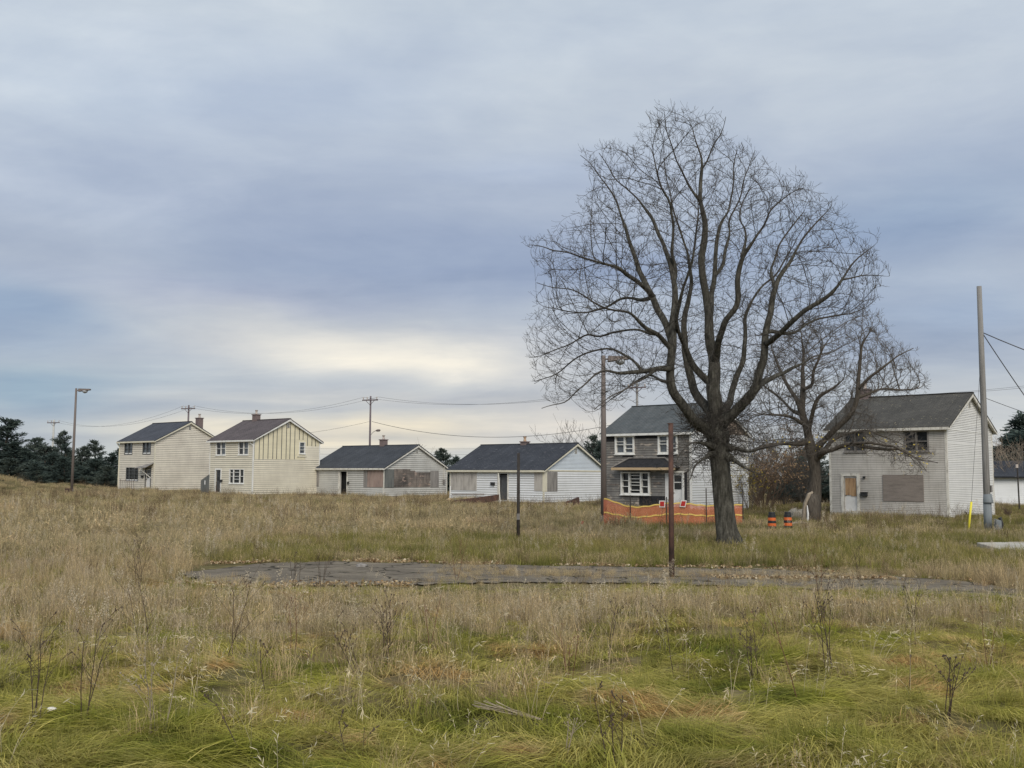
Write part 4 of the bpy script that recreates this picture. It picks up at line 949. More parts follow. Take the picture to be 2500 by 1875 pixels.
limbs = [
 LB((1768,1280,0,22),(1762,1200,0,24),(1757,1120,0,28),(1753,1080,0,32),(1751,1042,0,30),(1748,989,0,25),(1743,921,.1,21),(1743,867,.2,18),(1732,813,.3,16),(1731,772,.4,14),(1724,718,.5,12.5),(1714,672,.5,12),(1711,628,.6,11.5),(1720,573,.6,10.5),(1722,539,.7,9),(1709,490,.7,7),(1714,412,.8,5.5),(1711,373,.8,4),(1695,334,.8,2.6),(1684,295,.8,1.5)),
 LB((1753,1068,0,30),(1725,1045,-.2,20),(1698,1034,-.5,17),(1659,979,-1,15),(1641,956,-1.2,14),(1637,900,-1.3,13),(1639,865,-1.2,13),(1643,805,-1,12.5),(1646,760,-.8,11),(1645,684,-.5,8.5),(1639,656,-.4,8),(1625,614,-.2,7),(1622,598,0,6.5),(1592,528,.4,5.5),(1564,492,.6,4.5),(1528,459,.8,3.4),(1501,440,.9,2.8),(1478,395,1,2),(1462,373,1,1.2)),
 LB((1645,684,-.5,8),(1653,664,-.4,6.5),(1639,614,-.6,5.5),(1645,545,-.8,4.5),(1639,498,-1,3.8),(1614,462,-1.2,3),(1600,406,-1.3,2.2),(1592,365,-1.3,1.2)),
 LB((1641,840,-1.1,11),(1622,780,-.8,11),(1594,725,-.3,11),(1573,684,0,9.5),(1553,636,.3,7.5),(1534,584,.6,6),(1517,531,.8,5),(1503,484,1,4),(1481,451,1.1,3),(1456,420,1.2,2.2),(1434,390,1.3,1.6),(1417,379,1.3,1)),
 LB((1594,725,-.3,9),(1565,695,-1,7),(1529,672,-1.6,6.5),(1506,650,-2,5.5),(1476,645,-2.2,4.5),(1417,628,-2.5,3.6),(1384,614,-2.7,2.8),(1351,614,-2.8,2.2),(1315,598,-2.8,1.6),(1290,598,-2.8,1)),
 LB((1594,725,-.3,8),(1545,728,1,5),(1516,728,1.6,4.5),(1483,751,2,3.8),(1438,764,2.3,3.2),(1387,761,2.5,2.4),(1361,754,2.6,1.8),(1322,748,2.6,1)),
 LB((1640,850,-1.2,11),(1631,845,-1.2,8),(1607,816,-1.8,7),(1578,803,-2.2,6),(1542,764,-2.6,5),(1514,759,-2.9,4.2),(1472,751,-3.2,3.6),(1425,720,-3.4,3),(1400,707,-3.5,2.4),(1361,704,-3.6,1.8),(1310,690,-3.6,1)),
 LB((1607,816,-1.8,6),(1560,803,-1.4,4.5),(1529,805,-1,4.2),(1495,811,-.6,3.8),(1467,824,-.3,3.4),(1436,813,0,3),(1387,844,.2,2.4),(1322,870,.3,1.6),(1291,873,.3,1)),
 LB((1637,900,-1.3,12),(1604,899,-1.6,8),(1568,907,-2,7),(1508,912,-2.6,5),(1477,901,-2.8,4.2),(1451,912,-3,3.6),(1415,948,-3.2,2.8),(1381,987,-3.2,2.2),(1348,987,-3.2,1.6),(1322,997,-3.2,1)),
 LB((1568,907,-2,6),(1548,882,-1.6,5),(1529,870,-1.2,4.8),(1493,850,-.9,4.2),(1446,857,-.5,3.6),(1400,878,-.2,2.8),(1361,914,0,2.2),(1309,930,.2,1.2)),
 LB((1600,905,-1.6,6),(1575,922,-2.6,4.5),(1545,935,-3.2,3.6),(1500,962,-3.8,2.6),(1451,1000,-4.1,1.6)),
 LB((1655,970,-1,9),(1628,932,-.2,6),(1607,927,.4,5),(1589,914,.9,4.5),(1560,925,1.3,3.6),(1529,948,1.8,3),(1490,974,2.2,2),(1451,1008,2.4,1)),
 LB((1740,1020,0,24),(1716,985,.6,15),(1692,950,.9,14),(1680,905,1.1,13),(1672,860,1.2,12),(1668,800,1.3,10),(1680,740,1.5,8),(1690,690,1.7,6.5),(1680,620,2,5),(1660,560,2.3,4),(1640,500,2.6,2.6),(1630,450,2.7,1.5)),
 LB((1709,940,.4,12),(1690,890,.1,11),(1677,852,-.2,9),(1668,840,-.3,7),(1650,780,-1.6,6),(1668,700,-2.2,5),(1690,640,-2.6,4),(1700,560,-2.9,3),(1705,500,-3,2)),
 LB((1709,490,.7,6),(1684,459,.5,4.5),(1670,431,.4,4),(1650,395,.2,3),(1636,345,0,2.4),(1623,309,0,1.8),(1623,273,0,1)),
 LB((1714,412,.8,4.5),(1728,395,.6,3.5),(1747,345,.4,2.6),(1767,312,.3,1.5),(1772,285,.3,1)),
 LB((1743,880,.2,16),(1750,850,-.3,12),(1762,813,-.7,10.5),(1770,780,-1,10),(1795,759,-1.2,9.5),(1803,718,-1.3,9),(1805,655,-1.4,8),(1811,627,-1.5,6.5),(1839,591,-1.8,5),(1869,550,-2,4),(1880,511,-2.1,3.2),(1914,483,-2.2,2.4),(1950,461,-2.3,1.6),(1966,447,-2.3,1)),
 LB((1811,627,-1.5,6),(1822,577,-1,4.5),(1819,552,-.8,4),(1803,540,-.6,3),(1808,500,-.5,2.4),(1830,460,-.4,1.8)),
 LB((1731,772,.4,12),(1736,716,1,9),(1744,674,1.3,8.5),(1747,619,1.5,7.5),(1750,577,1.7,6.5),(1758,544,1.8,5.5),(1780,516,1.9,4.6),(1789,466,2,3.6),(1791,411,2.1,2.6),(1800,370,2.1,1.5)),
 LB((1744,674,1.3,7),(1767,647,1.8,6),(1772,605,2.1,5.5),(1783,575,2.3,4.8),(1778,536,2.5,4),(1811,472,2.7,3),(1830,405,2.8,2),(1844,367,2.8,1)),
 LB((1758,1040,0,26),(1792,1008,-.4,17),(1830,970,-.8,15),(1850,943,-1,14),(1851,908,-1,12.5),(1865,881,-1,12),(1868,840,-1,11.5),(1871,802,-1,10.5),(1884,759,-.9,9.5),(1892,710,-.8,8.5),(1905,669,-.7,7),(1930,641,-.6,5.5),(1950,599,-.5,4.5),(1977,561,-.4,3.6),(2005,530,-.3,2.6),(2033,500,-.2,1.2)),
 LB((1892,710,-.8,7),(1880,660,0,5),(1900,600,.6,4),(1940,545,1,3),(1962,520,1.2,2)),
 LB((1868,845,-1,10),(1890,825,-1.6,9),(1911,808,-2,8.5),(1933,786,-2.4,8),(1974,750,-2.8,7),(2020,726,-3.1,5.8),(2047,699,-3.3,4.8),(2055,683,-3.3,4),(2083,638,-3.4,3),(2110,616,-3.4,2.2),(2135,600,-3.4,1.2)),
 LB((2055,683,-3.3,3.4),(2102,672,-3.2,2.4),(2157,674,-3.2,1.2)),
 LB((1871,820,-1,8),(1900,812,0,6),(1946,810,.8,5.2),(1979,786,1.2,4.6),(2020,775,1.5,3.6),(2074,767,1.8,2.4),(2130,740,2,1)),
 LB((1835,965,-.8,12),(1854,943,-.6,9),(1880,925,.1,8),(1911,913,.8,6.5),(1966,886,1.3,5),(1993,867,1.6,3.6),(2030,860,1.8,2)),
 LB((1775,1018,.2,14),(1784,985,1,12),(1786,957,1.4,11),(1797,921,1.7,10.5),(1816,881,1.9,9),(1818,840,2.1,7.5),(1816,780,2.3,6.5),(1835,735,2.5,5),(1861,697,2.7,4.2),(1894,674,2.8,3.4),(1930,610,3,2)),
 LB((1745,1098,0,24),(1719,1081,-.5,6),(1687,1080,-1,4),(1667,1098,-1.3,2.6),(1650,1130,-1.5,1.5)),
 LB((1745,1105,0,24),(1730,1110,-.3,6),(1710,1125,-.9,4.6),(1692,1144,-1.2,3.4),(1688,1170,-1.3,1.8)),
 LB((1768,1095,0,24),(1797,1094,-.4,6.5),(1830,1105,-.9,5),(1880,1090,-1.5,3.8),(1940,1078,-2,1.8)),
 LB((1770,1108,0,24),(1794,1125,-.5,7),(1809,1137,-.8,5.5),(1830,1149,-1.2,3.4),(1860,1160,-1.5,1.8)),
]
poly = [(1278,601),(1330,560),(1395,540),(1430,470),(1413,372),(1460,355),(1506,341),(1560,345),(1576,272),(1622,262),(1666,258),(1700,275),(1749,279),(1784,341),(1830,345),(1860,389),(1908,414),(1971,448),(2005,470),(2040,500),(2075,556),(2137,597),(2161,674),(2144,757),(2060,800),(1990,860),(1918,913),(1868,960),(1830,1010),(1838,1060),(1900,1075),(1885,1120),(1838,1160),(1800,1120),(1775,1060),(1740,1050),(1720,1120),(1680,1170),(1650,1130),(1690,1070),(1690,1010),(1650,965),(1600,955),(1570,978),(1490,1010),(1440,1020),(1425,970),(1365,1003),(1335,1003),(1312,950),(1281,868),(1298,771),(1320,700),(1305,646)]
gb = onground(1776, 1340); gb = Vector((at(1776, 1340, D1).x, D1, gz(at(1776, 1340, D1).x, D1)))
sk = skeleton_tree((1750, 1010), limbs, poly, D1, big_depth, 5200, 11, step=.15, infl=1.35, kill=.24, tip=.0046, expo=2.12, twig=.24, hollow=.35, nest=((1745, 1085, 42, 30, -.5, .35, 330), (1690, 1130, 30, 28, -.8, .4, 130), (1820, 1110, 30, 22, -.6, .4, 110)))
sprouts(sk, [(at(u_, v_, D1), r_/77.2) for u_, v_, r_ in ((1757, 1120, 23), (1753, 1095, 25), (1752, 1075, 27), (1752, 1050, 27), (1748, 1020, 25), (1725, 1040, 18), (1790, 1010, 16), (1700, 1030, 12), (1765, 1100, 22))], 460, 77, r0=.0095)
sprouts(sk, [(at(u_, v_, D1-1.2), .1) for u_, v_ in ((1645, 870), (1640, 930), (1668, 990), (1870, 860), (1850, 930), (1745, 900), (1735, 800))], 110, 78, (.3, .8), .007)
def fl(u, v, r, dy=0): p = at(u, v, D1+dy)-gb; return (p, r/77.2)
flare = [(Vector((.08, 0, -.35)), .60), (Vector((.06, 0, -.02)), .50), (Vector((.03, 0, .2)), .41), (Vector((.0, 0, .42)), .355), fl(1772,1290,25.5), fl(1768,1250,24), fl(1764,1200,23.5), fl(1760,1150,23), fl(1757,1110,24), fl(1753,1080,27), fl(1751,1055,27.5), fl(1751,1030,18)]
tree_meshes('bare_tree', sk, gb, M['bark'], M['twig'], 'huge bare deciduous tree standing in front of the weathered house', flare=flare)
# second tree, in front of the right house
D2 = 54.5; px2 = .85/44.7
def LC(*pts): return [(u, v, dy, r*px2) for u, v, dy, r in pts]
limbs2 = [
 LC((1988,1250,0,20),(1990,1180,0,16),(1990,1135,0,15),(1982,1104,0,16),(1974,1065,0,12),(1967,1036,0,11),(1956,1000,0,9.5),(1959,953,.2,7.5),(1959,907,.4,5.5),(1962,860,.5,3.5),(1955,810,.5,1.5)),
 LC((1974,1065,0,9),(1979,1028,-.6,6),(1987,995,-1,5.5),(2000,966,-1.3,5),(2034,948,-1.8,3.4),(2060,927,-2,1.8)),
 LC((1956,1000,0,8),(1933,958,.8,5.5),(1910,914,1.3,4.5),(1893,875,1.6,3),(1880,840,1.8,1.5)),
 LC((1959,953,.2,6),(1985,940,-.8,4.5),(1987,901,-1.2,4),(2005,855,-1.5,3),(2026,824,-1.7,1.5)),
 LC((1984,1104,0,12),(2013,1075,-.6,8),(2039,1047,-1.2,8),(2078,1010,-1.8,7),(2092,979,-2,6.5),(2094,940,-2.1,5.5),(2099,888,-2.2,4.2),(2101,844,-2.3,3.2),(2130,798,-2.5,1.6)),
 LC((2094,955,-2,5),(2125,917,-2.6,4),(2156,896,-3,3.2),(2195,865,-3.3,2.2),(2230,850,-3.4,1.2)),
 LC((2093,970,-2,5),(2143,951,-1.6,3.2),(2195,953,-1.2,2.2),(2247,948,-1,1.2)),
 LC((1988,1120,0,12),(2013,1103,-.9,6),(2039,1096,-1.3,6),(2078,1083,-2,5.5),(2117,1093,-2.5,4.5),(2169,1098,-3,3.6),(2200,1092,-3.2,3),(2247,1124,-3.6,2),(2290,1130,-3.8,1.2)),
 LC((2078,1083,-2,4),(2125,1080,-2.8,3.6),(2184,1088,-3.4,3),(2226,1111,-3.8,2.2),(2262,1150,-4,1.2)),
 LC((2000,1115,-.4,8),(2030,1075,.2,5),(2060,1060,.3,3.6),(2110,1050,.4,2)),
 LC((1974,1080,0,10),(1923,1083,-.8,5),(1858,1091,-1.5,3.6),(1819,1104,-1.8,1.6)),
 LC((1967,1036,0,8),(1941,1021,-.6,4.5),(1897,1013,-1.2,3),(1858,1010,-1.6,1.4)),
 LC((1960,1010,0,8),(1930,1000,1,4),(1890,960,1.8,3),(1850,930,2.2,1.5)),
]
poly2 = [(1798,1010),(1812,930),(1840,860),(1900,790),(1960,765),(2040,790),(2100,748),(2160,765),(2172,830),(2215,848),(2262,900),(2266,958),(2200,968),(2120,975),(2115,1010),(2150,1050),(2240,1070),(2290,1120),(2250,1165),(2160,1130),(2040,1110),(1990,1120),(1900,1110),(1820,1125),(1785,1080)]
g2 = Vector((at(1988, 1262, D2).x, D2, gz(at(1988, 1262, D2).x, D2)))
sk2 = skeleton_tree((1980, 1060), limbs2, poly2, D2, lambda u, v: (3.4*math.sqrt(max(.1, 1-((u-2020)/270)**2)), 0), 4200, 21, step=.2, infl=1.5, kill=.27, tip=.0066, expo=2.2, twig=.34, hollow=.3)
f2 = [(Vector((0, 0, -.3)), .44), (Vector((0, 0, .15)), .36), (at(1990, 1200, D2)-g2, .31), (at(1990, 1150, D2)-g2, .29), (at(1984, 1110, D2)-g2, .31), (at(1977, 1075, D2)-g2, .22)]
def low_l(p): return p.z < 2.2 and random.random() < .9
random.seed(4)
tree_meshes('bare_tree', sk2, g2, M['bark2'], M['twig2'], 'spreading bare tree with a few yellow leaves beside the nearest house', flare=f2, leaves=(900, low_l, .15), leafm=M['leafy'], seed=5)
# split hollow stub at its foot
q = Vector((at(1962, 1275, 51).x, 51, 0)); q.z = gz(q.x, q.y)
root = empty('split_trunk', q, label='split hollow trunk stub with splintered top at the foot of the smaller bare tree', cat='trunk stub')
b = MB(); b.tube([(0, 0, -.2), (.02, 0, .4), (.1, 0, 1.0), (.3, 0, 1.5), (.5, .05, 1.62)], [.16, .13, .12, .12, .05], 8, wob=.15); b.build('broken_edge', M['brokenwood'], root)
b = MB(); b.tube([(.5, .1, -.2), (.48, .1, .5), (.5, .1, 1.1), (.56, .1, 1.5)], [.40, .36, .36, .24], 12, wob=.1); b.build('bark_shell', M['bark2'], root, True)
b = MB(); b.tube([(.14, -.2, 0), (.16, -.24, .5), (.14, -.2, .95)], [.05, .055, .02], 6); b.build('bare_splinter', M['white'], root)

# ------------------------------------------------------------------ shrubs and background trees
def shrub(seed, h, w, stems=14, tip=.01, depth=4, leaf=0, lsz=.12, droop=0, upr=1.0):
    r = random.Random(seed); b = MB(); L = MB()
    def grow(p, d, ln, rad, lv):
        n = 3; pts = [p]; rs = [rad]
        for i in range(n):
            d = (d+Vector((r.uniform(-1, 1), r.uniform(-1, 1), r.uniform(-.6, .8)))*.22).normalized()
            p = p+d*ln/n; pts.append(p); rs.append(max(tip*.6, rad*(1-.45*(i+1)/n)))
        b.tube(pts, rs, 4 if rad > .03 else 3, cap=False)
        if lv == 0:
            if leaf and r.random() < leaf:
                for _ in range(2):
                    a = Vector((r.uniform(-1, 1), r.uniform(-1, 1), r.uniform(-1, 1))).normalized(); c = a.orthogonal().normalized(); s = lsz*r.uniform(.6, 1.3); q = p
                    L.quad(q, q+a*s*.5+c*s*.35, q+a*s, q+a*s*.5-c*s*.35)
            return
        for j in range(r.choice((2, 3, 3))):
            k = r.randint(1, n); nd = (d+Vector((r.uniform(-1, 1), r.uniform(-1, 1), r.uniform(-.35, .7)))*.85).normalized()
            grow(pts[k], nd, ln*r.uniform(.55, .85), rs[k]*.75, lv-1)
    for i in range(stems):
        a = r.uniform(0, 6.28); k = r.uniform(0, 1)
        d = Vector((math.cos(a)*k*w/h, math.sin(a)*k*w/h, upr)).normalized()
        grow(Vector((math.cos(a)*k*w*.15, math.sin(a)*k*w*.15, 0)), d, h*.42, max(tip*2, h*.007), depth)
    return b, L
def put_shrub(u, vbase, d, seed, h, w, mat, label, cat='shrub', name='shrub', leafm=None, **k):
    p = at(u, vbase, d); p.z = gz(p.x, p.y)-.05
    b, L = shrub(seed, h, w, **k)
    root = empty(name, p, seed*1.3, label=label, cat=cat); b.build('stems', M[mat], root)
    if L.v: L.build('leaves', M[leafm or 'leafo'], root)
    return root
put_shrub(1868, 1222, 76, 1, 4.6, 3.2, 'redtwig', 'reddish-brown leafy thicket right of the weathered house', leaf=.4, lsz=.14, stems=22, tip=.012)
put_shrub(1915, 1222, 80, 2, 4.2, 3.0, 'twig', 'grey-brown shrub between the thicket and the smaller bare tree', leaf=.4, lsz=.15, stems=14, tip=.012)
put_shrub(1828, 1222, 72, 3, 3.6, 1.6, 'twig', 'slender shrub with yellowing leaves against the white side wall', leaf=.7, lsz=.14, leafm='leafy', stems=7, tip=.011)
put_shrub(1925, 1210, 96, 4, 7.4, 2.4, 'redtwig', 'tall russet-leaved tree rising behind the thicket', 'tree', 'small_tree', leaf=.3, lsz=.2, stems=6, tip=.016, depth=5)
put_shrub(1885, 1210, 99, 5, 6.6, 2.4, 'twig', 'grey leafless tree behind the reddish thicket', 'tree', 'small_tree', stems=5, tip=.016, depth=5)
put_shrub(1965, 1215, 86, 11, 4.6, 3.0, 'twig', 'dense brown brush filling the gap behind the smaller bare tree', stems=20, tip=.013)
put_shrub(1850, 1215, 90, 12, 5.2, 2.6, 'redtwig', 'tall brown brush close behind the white side wall of the weathered house', stems=16, tip=.013)
put_shrub(1400, 1205, 108, 6, 9.3, 3.2, 'twig', 'leafless tree fanning out behind the white bungalow roof', 'tree', 'small_tree', stems=8, tip=.02, depth=4, upr=1.1)
put_shrub(990, 1205, 112, 7, 6.0, 1.9, 'paletwig', 'leafless pale shrub poking above the grey bungalow roof', stems=14, tip=.016, depth=3, upr=1.4)
put_shrub(2448, 1215, 88, 8, 7.0, 1.6, 'paletwig', 'pale leafless shrub behind the low white building', stems=10, tip=.014, depth=4, upr=1.5)
put_shrub(2462, 1258, 60, 9, 1.15, .6, 'redtwig', 'rusty bunch of dead stalks beside the far corner of the nearest house', 'dead plant', 'dead_shrub', stems=26, tip=.009, depth=1, upr=1.6)
put_shrub(1775, 1290, 33, 10, .5, .5, 'weed', 'low dead sprouts at the foot of the huge bare tree', 'dead plant', 'dead_shrub', stems=10, tip=.004, depth=2)
def evergreen(seed, h, w, kind=0):
    """leader with ragged whorls; needle sprays are small leaf-size faces on every branch"""
    r = random.Random(seed); bt = MB(); V = []
    lean = Vector((r.uniform(-.06, .06), r.uniform(-.06, .06), 0))
    def tp(z): return Vector((lean.x*z+.08*math.sin(z*.9+seed), lean.y*z, z))
    bt.tube([tp(h*i/8) for i in range(9)], [max(.02, .028*h*(1-i/8.4)) for i in range(9)], 6)
    z = h*.05
    while z < h*.99:
        t = z/h; env = w*((1-t)**.75)*(1 if kind == 0 else (.55+.9*math.sin(min(1, t*1.15)*2.6)))+.12
        for j in range(r.choice((3, 4, 5)) if t > .25 else 7):
            if t > .45 and r.random() < .22: continue
            a = r.uniform(0, 6.28); L = env*r.uniform(.45, 1.25); rise = (r.uniform(-.15, .35) if t < .7 else r.uniform(.2, 1.0))
            d = Vector((math.cos(a), math.sin(a), rise)).normalized(); p = tp(z); n = max(2, int(L/.28)); pts = [p]
            for i in range(n): d = (d+Vector((r.uniform(-1, 1), r.uniform(-1, 1), r.uniform(-.3, .8)))*.13).normalized(); pts.append(pts[-1]+d*L/n)
            bt.tube(pts, [max(.008, .03*(1-i/(n+.5))) for i in range(n+1)], 3, cap=False)
            for i in range(1, n+1):
                for _ in range(24):
                    c = pts[i]+Vector((r.gauss(0, .13), r.gauss(0, .13), r.gauss(0, .11)))
                    u = (d+Vector((r.uniform(-1, 1), r.uniform(-1, 1), r.uniform(-.7, 1)))*.8).normalized(); s = r.uniform(.14, .32); wv = u.orthogonal(); wv.rotate(Matrix.Rotation(r.uniform(0, 6.28), 3, u)); wv = wv.normalized()*s*.2
                    V += [c-wv, c+wv, c+u*s+wv*.3, c+u*s-wv*.3]
        z += h*.028+r.uniform(.02, .14)
    V = np.array([tuple(v) for v in V], np.float32); Fq = np.arange(len(V)).reshape(-1, 4)
    return bt, V, Fq
EV = []
for i, (h, w, k) in enumerate(((7, 2.4, 0), (6, 2.6, 1), (8, 2.2, 0), (6.5, 2.0, 1), (5.6, 2.8, 0))):
    bt, V, Fq = evergreen(40+i, h, w, k); me1 = np_mesh('crown', V, Fq, [M['fir'] if i % 2 == 0 else M['fir2']])
    me2 = bpy.data.meshes.new('trunk'); me2.from_pydata(bt.v, [], bt.f); me2.materials.append(M['bark2']); EV.append((h, me1, me2))
def put_ev(u, vtop, d, i, label, wide=1.0, group=None):
    t = at(u, vtop, d); g = gz(t.x, t.y)-.1; h0, m1, m2 = EV[i % 5]; s = (t.z-g)/h0
    root = empty('evergreen_tree', (t.x, t.y, g), u*.37, label=label, cat='tree', group=group); root.scale = (s*wide*1.3, s*wide*1.3, s)
    for n, m in (('crown', m1), ('trunk', m2)):
        o = bpy.data.objects.new(n, m); COL.objects.link(o); o.parent = root
LS = 'dark evergreens in the tree line left of the cream houses'
for k, (u, vt, d, i, wd, lb) in enumerate((
    (6, 1022, 128, 2, 1.5, 'tallest dark evergreen at the left edge of the tree line'), (-40, 1060, 130, 4, 1.6, 'dark evergreen cut by the left picture edge'), (42, 1082, 127, 0, 1.5, 'broad dark evergreen next to the tallest one at the left edge'),
    (78, 1072, 140, 3, .9, 'thin ragged evergreen tip left of the pale utility pole'), (66, 1106, 130, 4, 1.4, 'low dark evergreen below the thin ragged tip'), (108, 1092, 138, 1, 1.3, 'bushy evergreen just left of the pale utility pole'),
    (100, 1072, 146, 3, .8, 'grey-green evergreen tip close left of the pale utility pole'), (148, 1056, 144, 3, .9, 'spindly evergreen rising highest right of the pale utility pole'), (128, 1108, 134, 4, 1.3, 'low evergreen behind the pale utility pole'),
    (167, 1084, 138, 2, .9, 'pointed evergreen left of the brown street lamp'), (160, 1120, 128, 0, 1.5, 'low dark evergreen left of the street lamp base'), (198, 1092, 139, 3, .9, 'leaning evergreen tip just right of the street lamp'),
    (215, 1090, 141, 2, .8, 'second narrow evergreen tip right of the street lamp'), (238, 1078, 140, 3, 1.0, 'highest evergreen tip between the street lamp and the leftmost house'), (232, 1122, 130, 4, 1.5, 'low dark evergreen between the lamp and the leftmost house'),
    (190, 1128, 132, 1, 1.5, 'low broad evergreen behind the street lamp pole'), (272, 1108, 132, 0, 1.3, 'evergreen partly hidden by the leftmost cream house'), (292, 1086, 136, 2, 1.1, 'evergreen peeking behind the left corner of the leftmost house'),
    (20, 1120, 122, 1, 1.6, 'low dark evergreen at the foot of the tallest one'), (92, 1132, 124, 0, 1.5, 'lowest dark evergreen in the gap left of the pale pole'), (258, 1138, 124, 1, 1.4, 'lowest dark evergreen against the left wall of the leftmost house'))):
    put_ev(u, vt, d, i, lb, wd, LS)
for u, vt, d, i, wd, lb in ((1088, 1098, 118, 3, 1.0, 'dark evergreen between the two bungalows'), (1072, 1104, 122, 0, .9, 'second evergreen seen just right of the grey bungalow gable'), (1112, 1118, 120, 4, .9, 'low evergreen left of the white bungalow roof'),
    (1448, 1068, 104, 3, .8, 'evergreen tip behind the right slope of the white bungalow'), (1462, 1078, 102, 2, .9, 'evergreen close left of the central street lamp'),
    (1952, 1118, 92, 0, 1.2, 'dark evergreen behind the smaller bare tree'), (1988, 1130, 90, 4, 1.2, 'dark evergreen against the left corner of the nearest house'), (1975, 1095, 104, 1, 1.3, 'blurry grey-green evergreen farther behind the smaller bare tree'), (1925, 1140, 95, 1, 1.2, 'low evergreen behind the rubble mound'),
    (2496, 1010, 108, 2, 1.7, 'tall dark evergreen at the right picture edge'), (2470, 1062, 104, 0, 1.3, 'dark evergreen behind the low white building'), (2448, 1092, 106, 1, 1.2, 'shorter evergreen right of the nearest house gable'), (2530, 1050, 100, 4, 1.6, 'dark evergreen just beyond the right picture edge'), (2425, 1110, 112, 4, 1.3, 'evergreen hidden mostly by the nearest house gable'),
    (2480, 1110, 98, 4, 1.5, 'low evergreen right behind the low white building roof')):
    put_ev(u, vt, d, i, lb, wd)

# ------------------------------------------------------------------ dead weeds that stand out
def weed(seed, h, style, lean=0.0):
    r = random.Random(seed); b = MB(); Bd = MB()
    def bud(p, s):
        d = s*r.uniform(.7, 1.3); Bd.hexa([p+Vector(q)*d for q in ((-.6,-.6,-.5),(.6,-.6,-.5),(.6,.6,-.5),(-.6,.6,-.5),(-.35,-.35,.8),(.35,-.35,.8),(.35,.35,.8),(-.35,.35,.8))])
    def stem(p, d, ln, rad, lv):
        n = max(3, int(ln/.09)); pts = [p]; rs = [rad]
        for i in range(n):
            d = (d+Vector((r.uniform(-1, 1), r.uniform(-1, 1), r.uniform(-.4, .6)))*.08).normalized(); p = p+d*ln/n; pts.append(p); rs.append(max(.0018, rad*(1-.6*(i+1)/n)))
            if style in (1, 2) and i > n*.3 and r.random() < .75: bud(p, .009 if style == 1 else .013)
            if lv > 0 and i > n*.18 and r.random() < (.58 if style != 2 else .22):
                a = r.uniform(0, 6.28); nd = (d*.8+Vector((math.cos(a), math.sin(a), .25))*.75).normalized()
                stem(p, nd, ln*r.uniform(.28, .55)*(1-.4*i/n), rs[-1]*.7, lv-1)
        b.tube(pts, rs, 4, cap=False); bud(p, .007 if style == 0 else .01)
    for i in range(1 if style == 2 else r.choice((2, 3, 4))):
        stem(Vector((r.uniform(-.05, .05), r.uniform(-.05, .05), 0)), Vector((lean+r.uniform(-.22, .22), r.uniform(-.2, .2), 1)).normalized(), h*r.uniform(.75, 1.05),   .0056, 3 if style == 0 else 2)
    return b, Bd
WD = [(87,1755,190,0,0,'weed','tall thin dark weed near the left edge bottom'),(205,1765,205,0,.0,'weed','dense dark weed clump right of the leftmost tall weed'),(378,1815,200,1,0,'weed_p','pale-tipped branching weed in the lower left'),
 (350,1592,165,0,-.15,'weed','dark weed forking widely above the lower left clumps'),(560,1605,190,0,.1,'weed','wide airy weed left of centre below the asphalt'),(718,1600,140,0,0,'weed_r','brownish weed below the left part of the asphalt'),
 (885,1670,150,1,-.5,'weed','dark weed bowing strongly left of centre'),(938,1640,160,1,0,'weed','upright dark weed just right of the bowing one'),(1055,1580,140,0,.0,'weed_r','many-stemmed reddish weed in the centre of the tan grass'),
 (1485,1612,150,1,0,'weed','dark budded weed right of centre in the tan grass'),(1395,1672,120,0,0,'weed_r','short rusty weed in the orange grass patch at centre'),(1942,1722,235,2,0,'weed_r','tall reddish budded stalk in the right foreground'),
 (2028,1640,195,1,-.05,'weed','dark bushy weed with beaded stems right of the tall red stalk'),(2320,1755,150,1,0,'weed','knobbly dark weed in the right foreground grass'),(2415,1645,120,0,0,'weed_r','brown twiggy weed near the right edge'),
 (2230,1525,120,0,-.1,'weed','dark weed on the grass below the right end of the asphalt'),(868,1872,120,1,-.1,'weed','dark weed cut by the bottom edge left of centre'),(1500,1880,190,1,.1,'weed','tall weed rising from the bottom edge right of centre'),
 (590,1835,140,2,-.5,'weed','single stem leaning left in the lower left green grass'),(655,1690,130,2,-.4,'weed','curved budded stem leaning left above the green swirls'),(1650,1690,190,2,.0,'weed','slender budded stalk below the thick rusty post'),
 (1385,1860,110,0,0,'weed_p','bare fork of dry stalks at the bottom centre'),(2210,1700,120,2,.0,'weed','thin straight dark stalk in the right foreground'),(1840,1660,130,1,-.2,'weed','small beaded weed left of the tall reddish stalk'),
 (720,1440,95,0,0,'weed','dark weed growing from the asphalt left of the small rock'),(780,1438,80,0,0,'weed','smaller dark weed growing from the asphalt nearest the small rock'),(1112,1420,110,0,0,'weed_r','brown weed clump growing from the middle of the asphalt'),
 (2000,1440,110,0,0,'weed_r','reddish weed clump at the lower edge of the asphalt right end'),(340,1450,130,0,0,'weed','dark shrubby weed left of the asphalt end'),(2100,1425,90,0,0,'weed','dark weed at the upper edge of the asphalt right end')]
for i, (u, v, hp, st, ln, mt, lb) in enumerate(WD):
    p = onground(u, v); h = hp*p.y/F; b, Bd = weed(300+i, h*1.05, st, ln)
    root = empty('dead_weed', p-Vector((0, 0, .03)), label=lb, cat='weed', group=None); b.build('stems', M[mt], root); Bd.build('buds', M[mt], root)
q = onground(1320, 1762); root = empty('stalk_bundle', q, 2.85, label='fallen bundle of dead grey stalks lying at the bottom centre', cat='stalks'); b = MB(); r_ = random.Random(9)
for i in range(26):
    a = r_.uniform(-.1, .1); L = r_.uniform(.35, .62); b.tube([(0, r_.uniform(-.02, .02), .02), (L*.5, a*L*.5+r_.uniform(-.01, .01), .05+r_.uniform(0, .03)), (L, a*L*1.1, .08+r_.uniform(0, .07))], [.004, .004, .003], 4)
b.build('stalks', M['weed_p'], root)

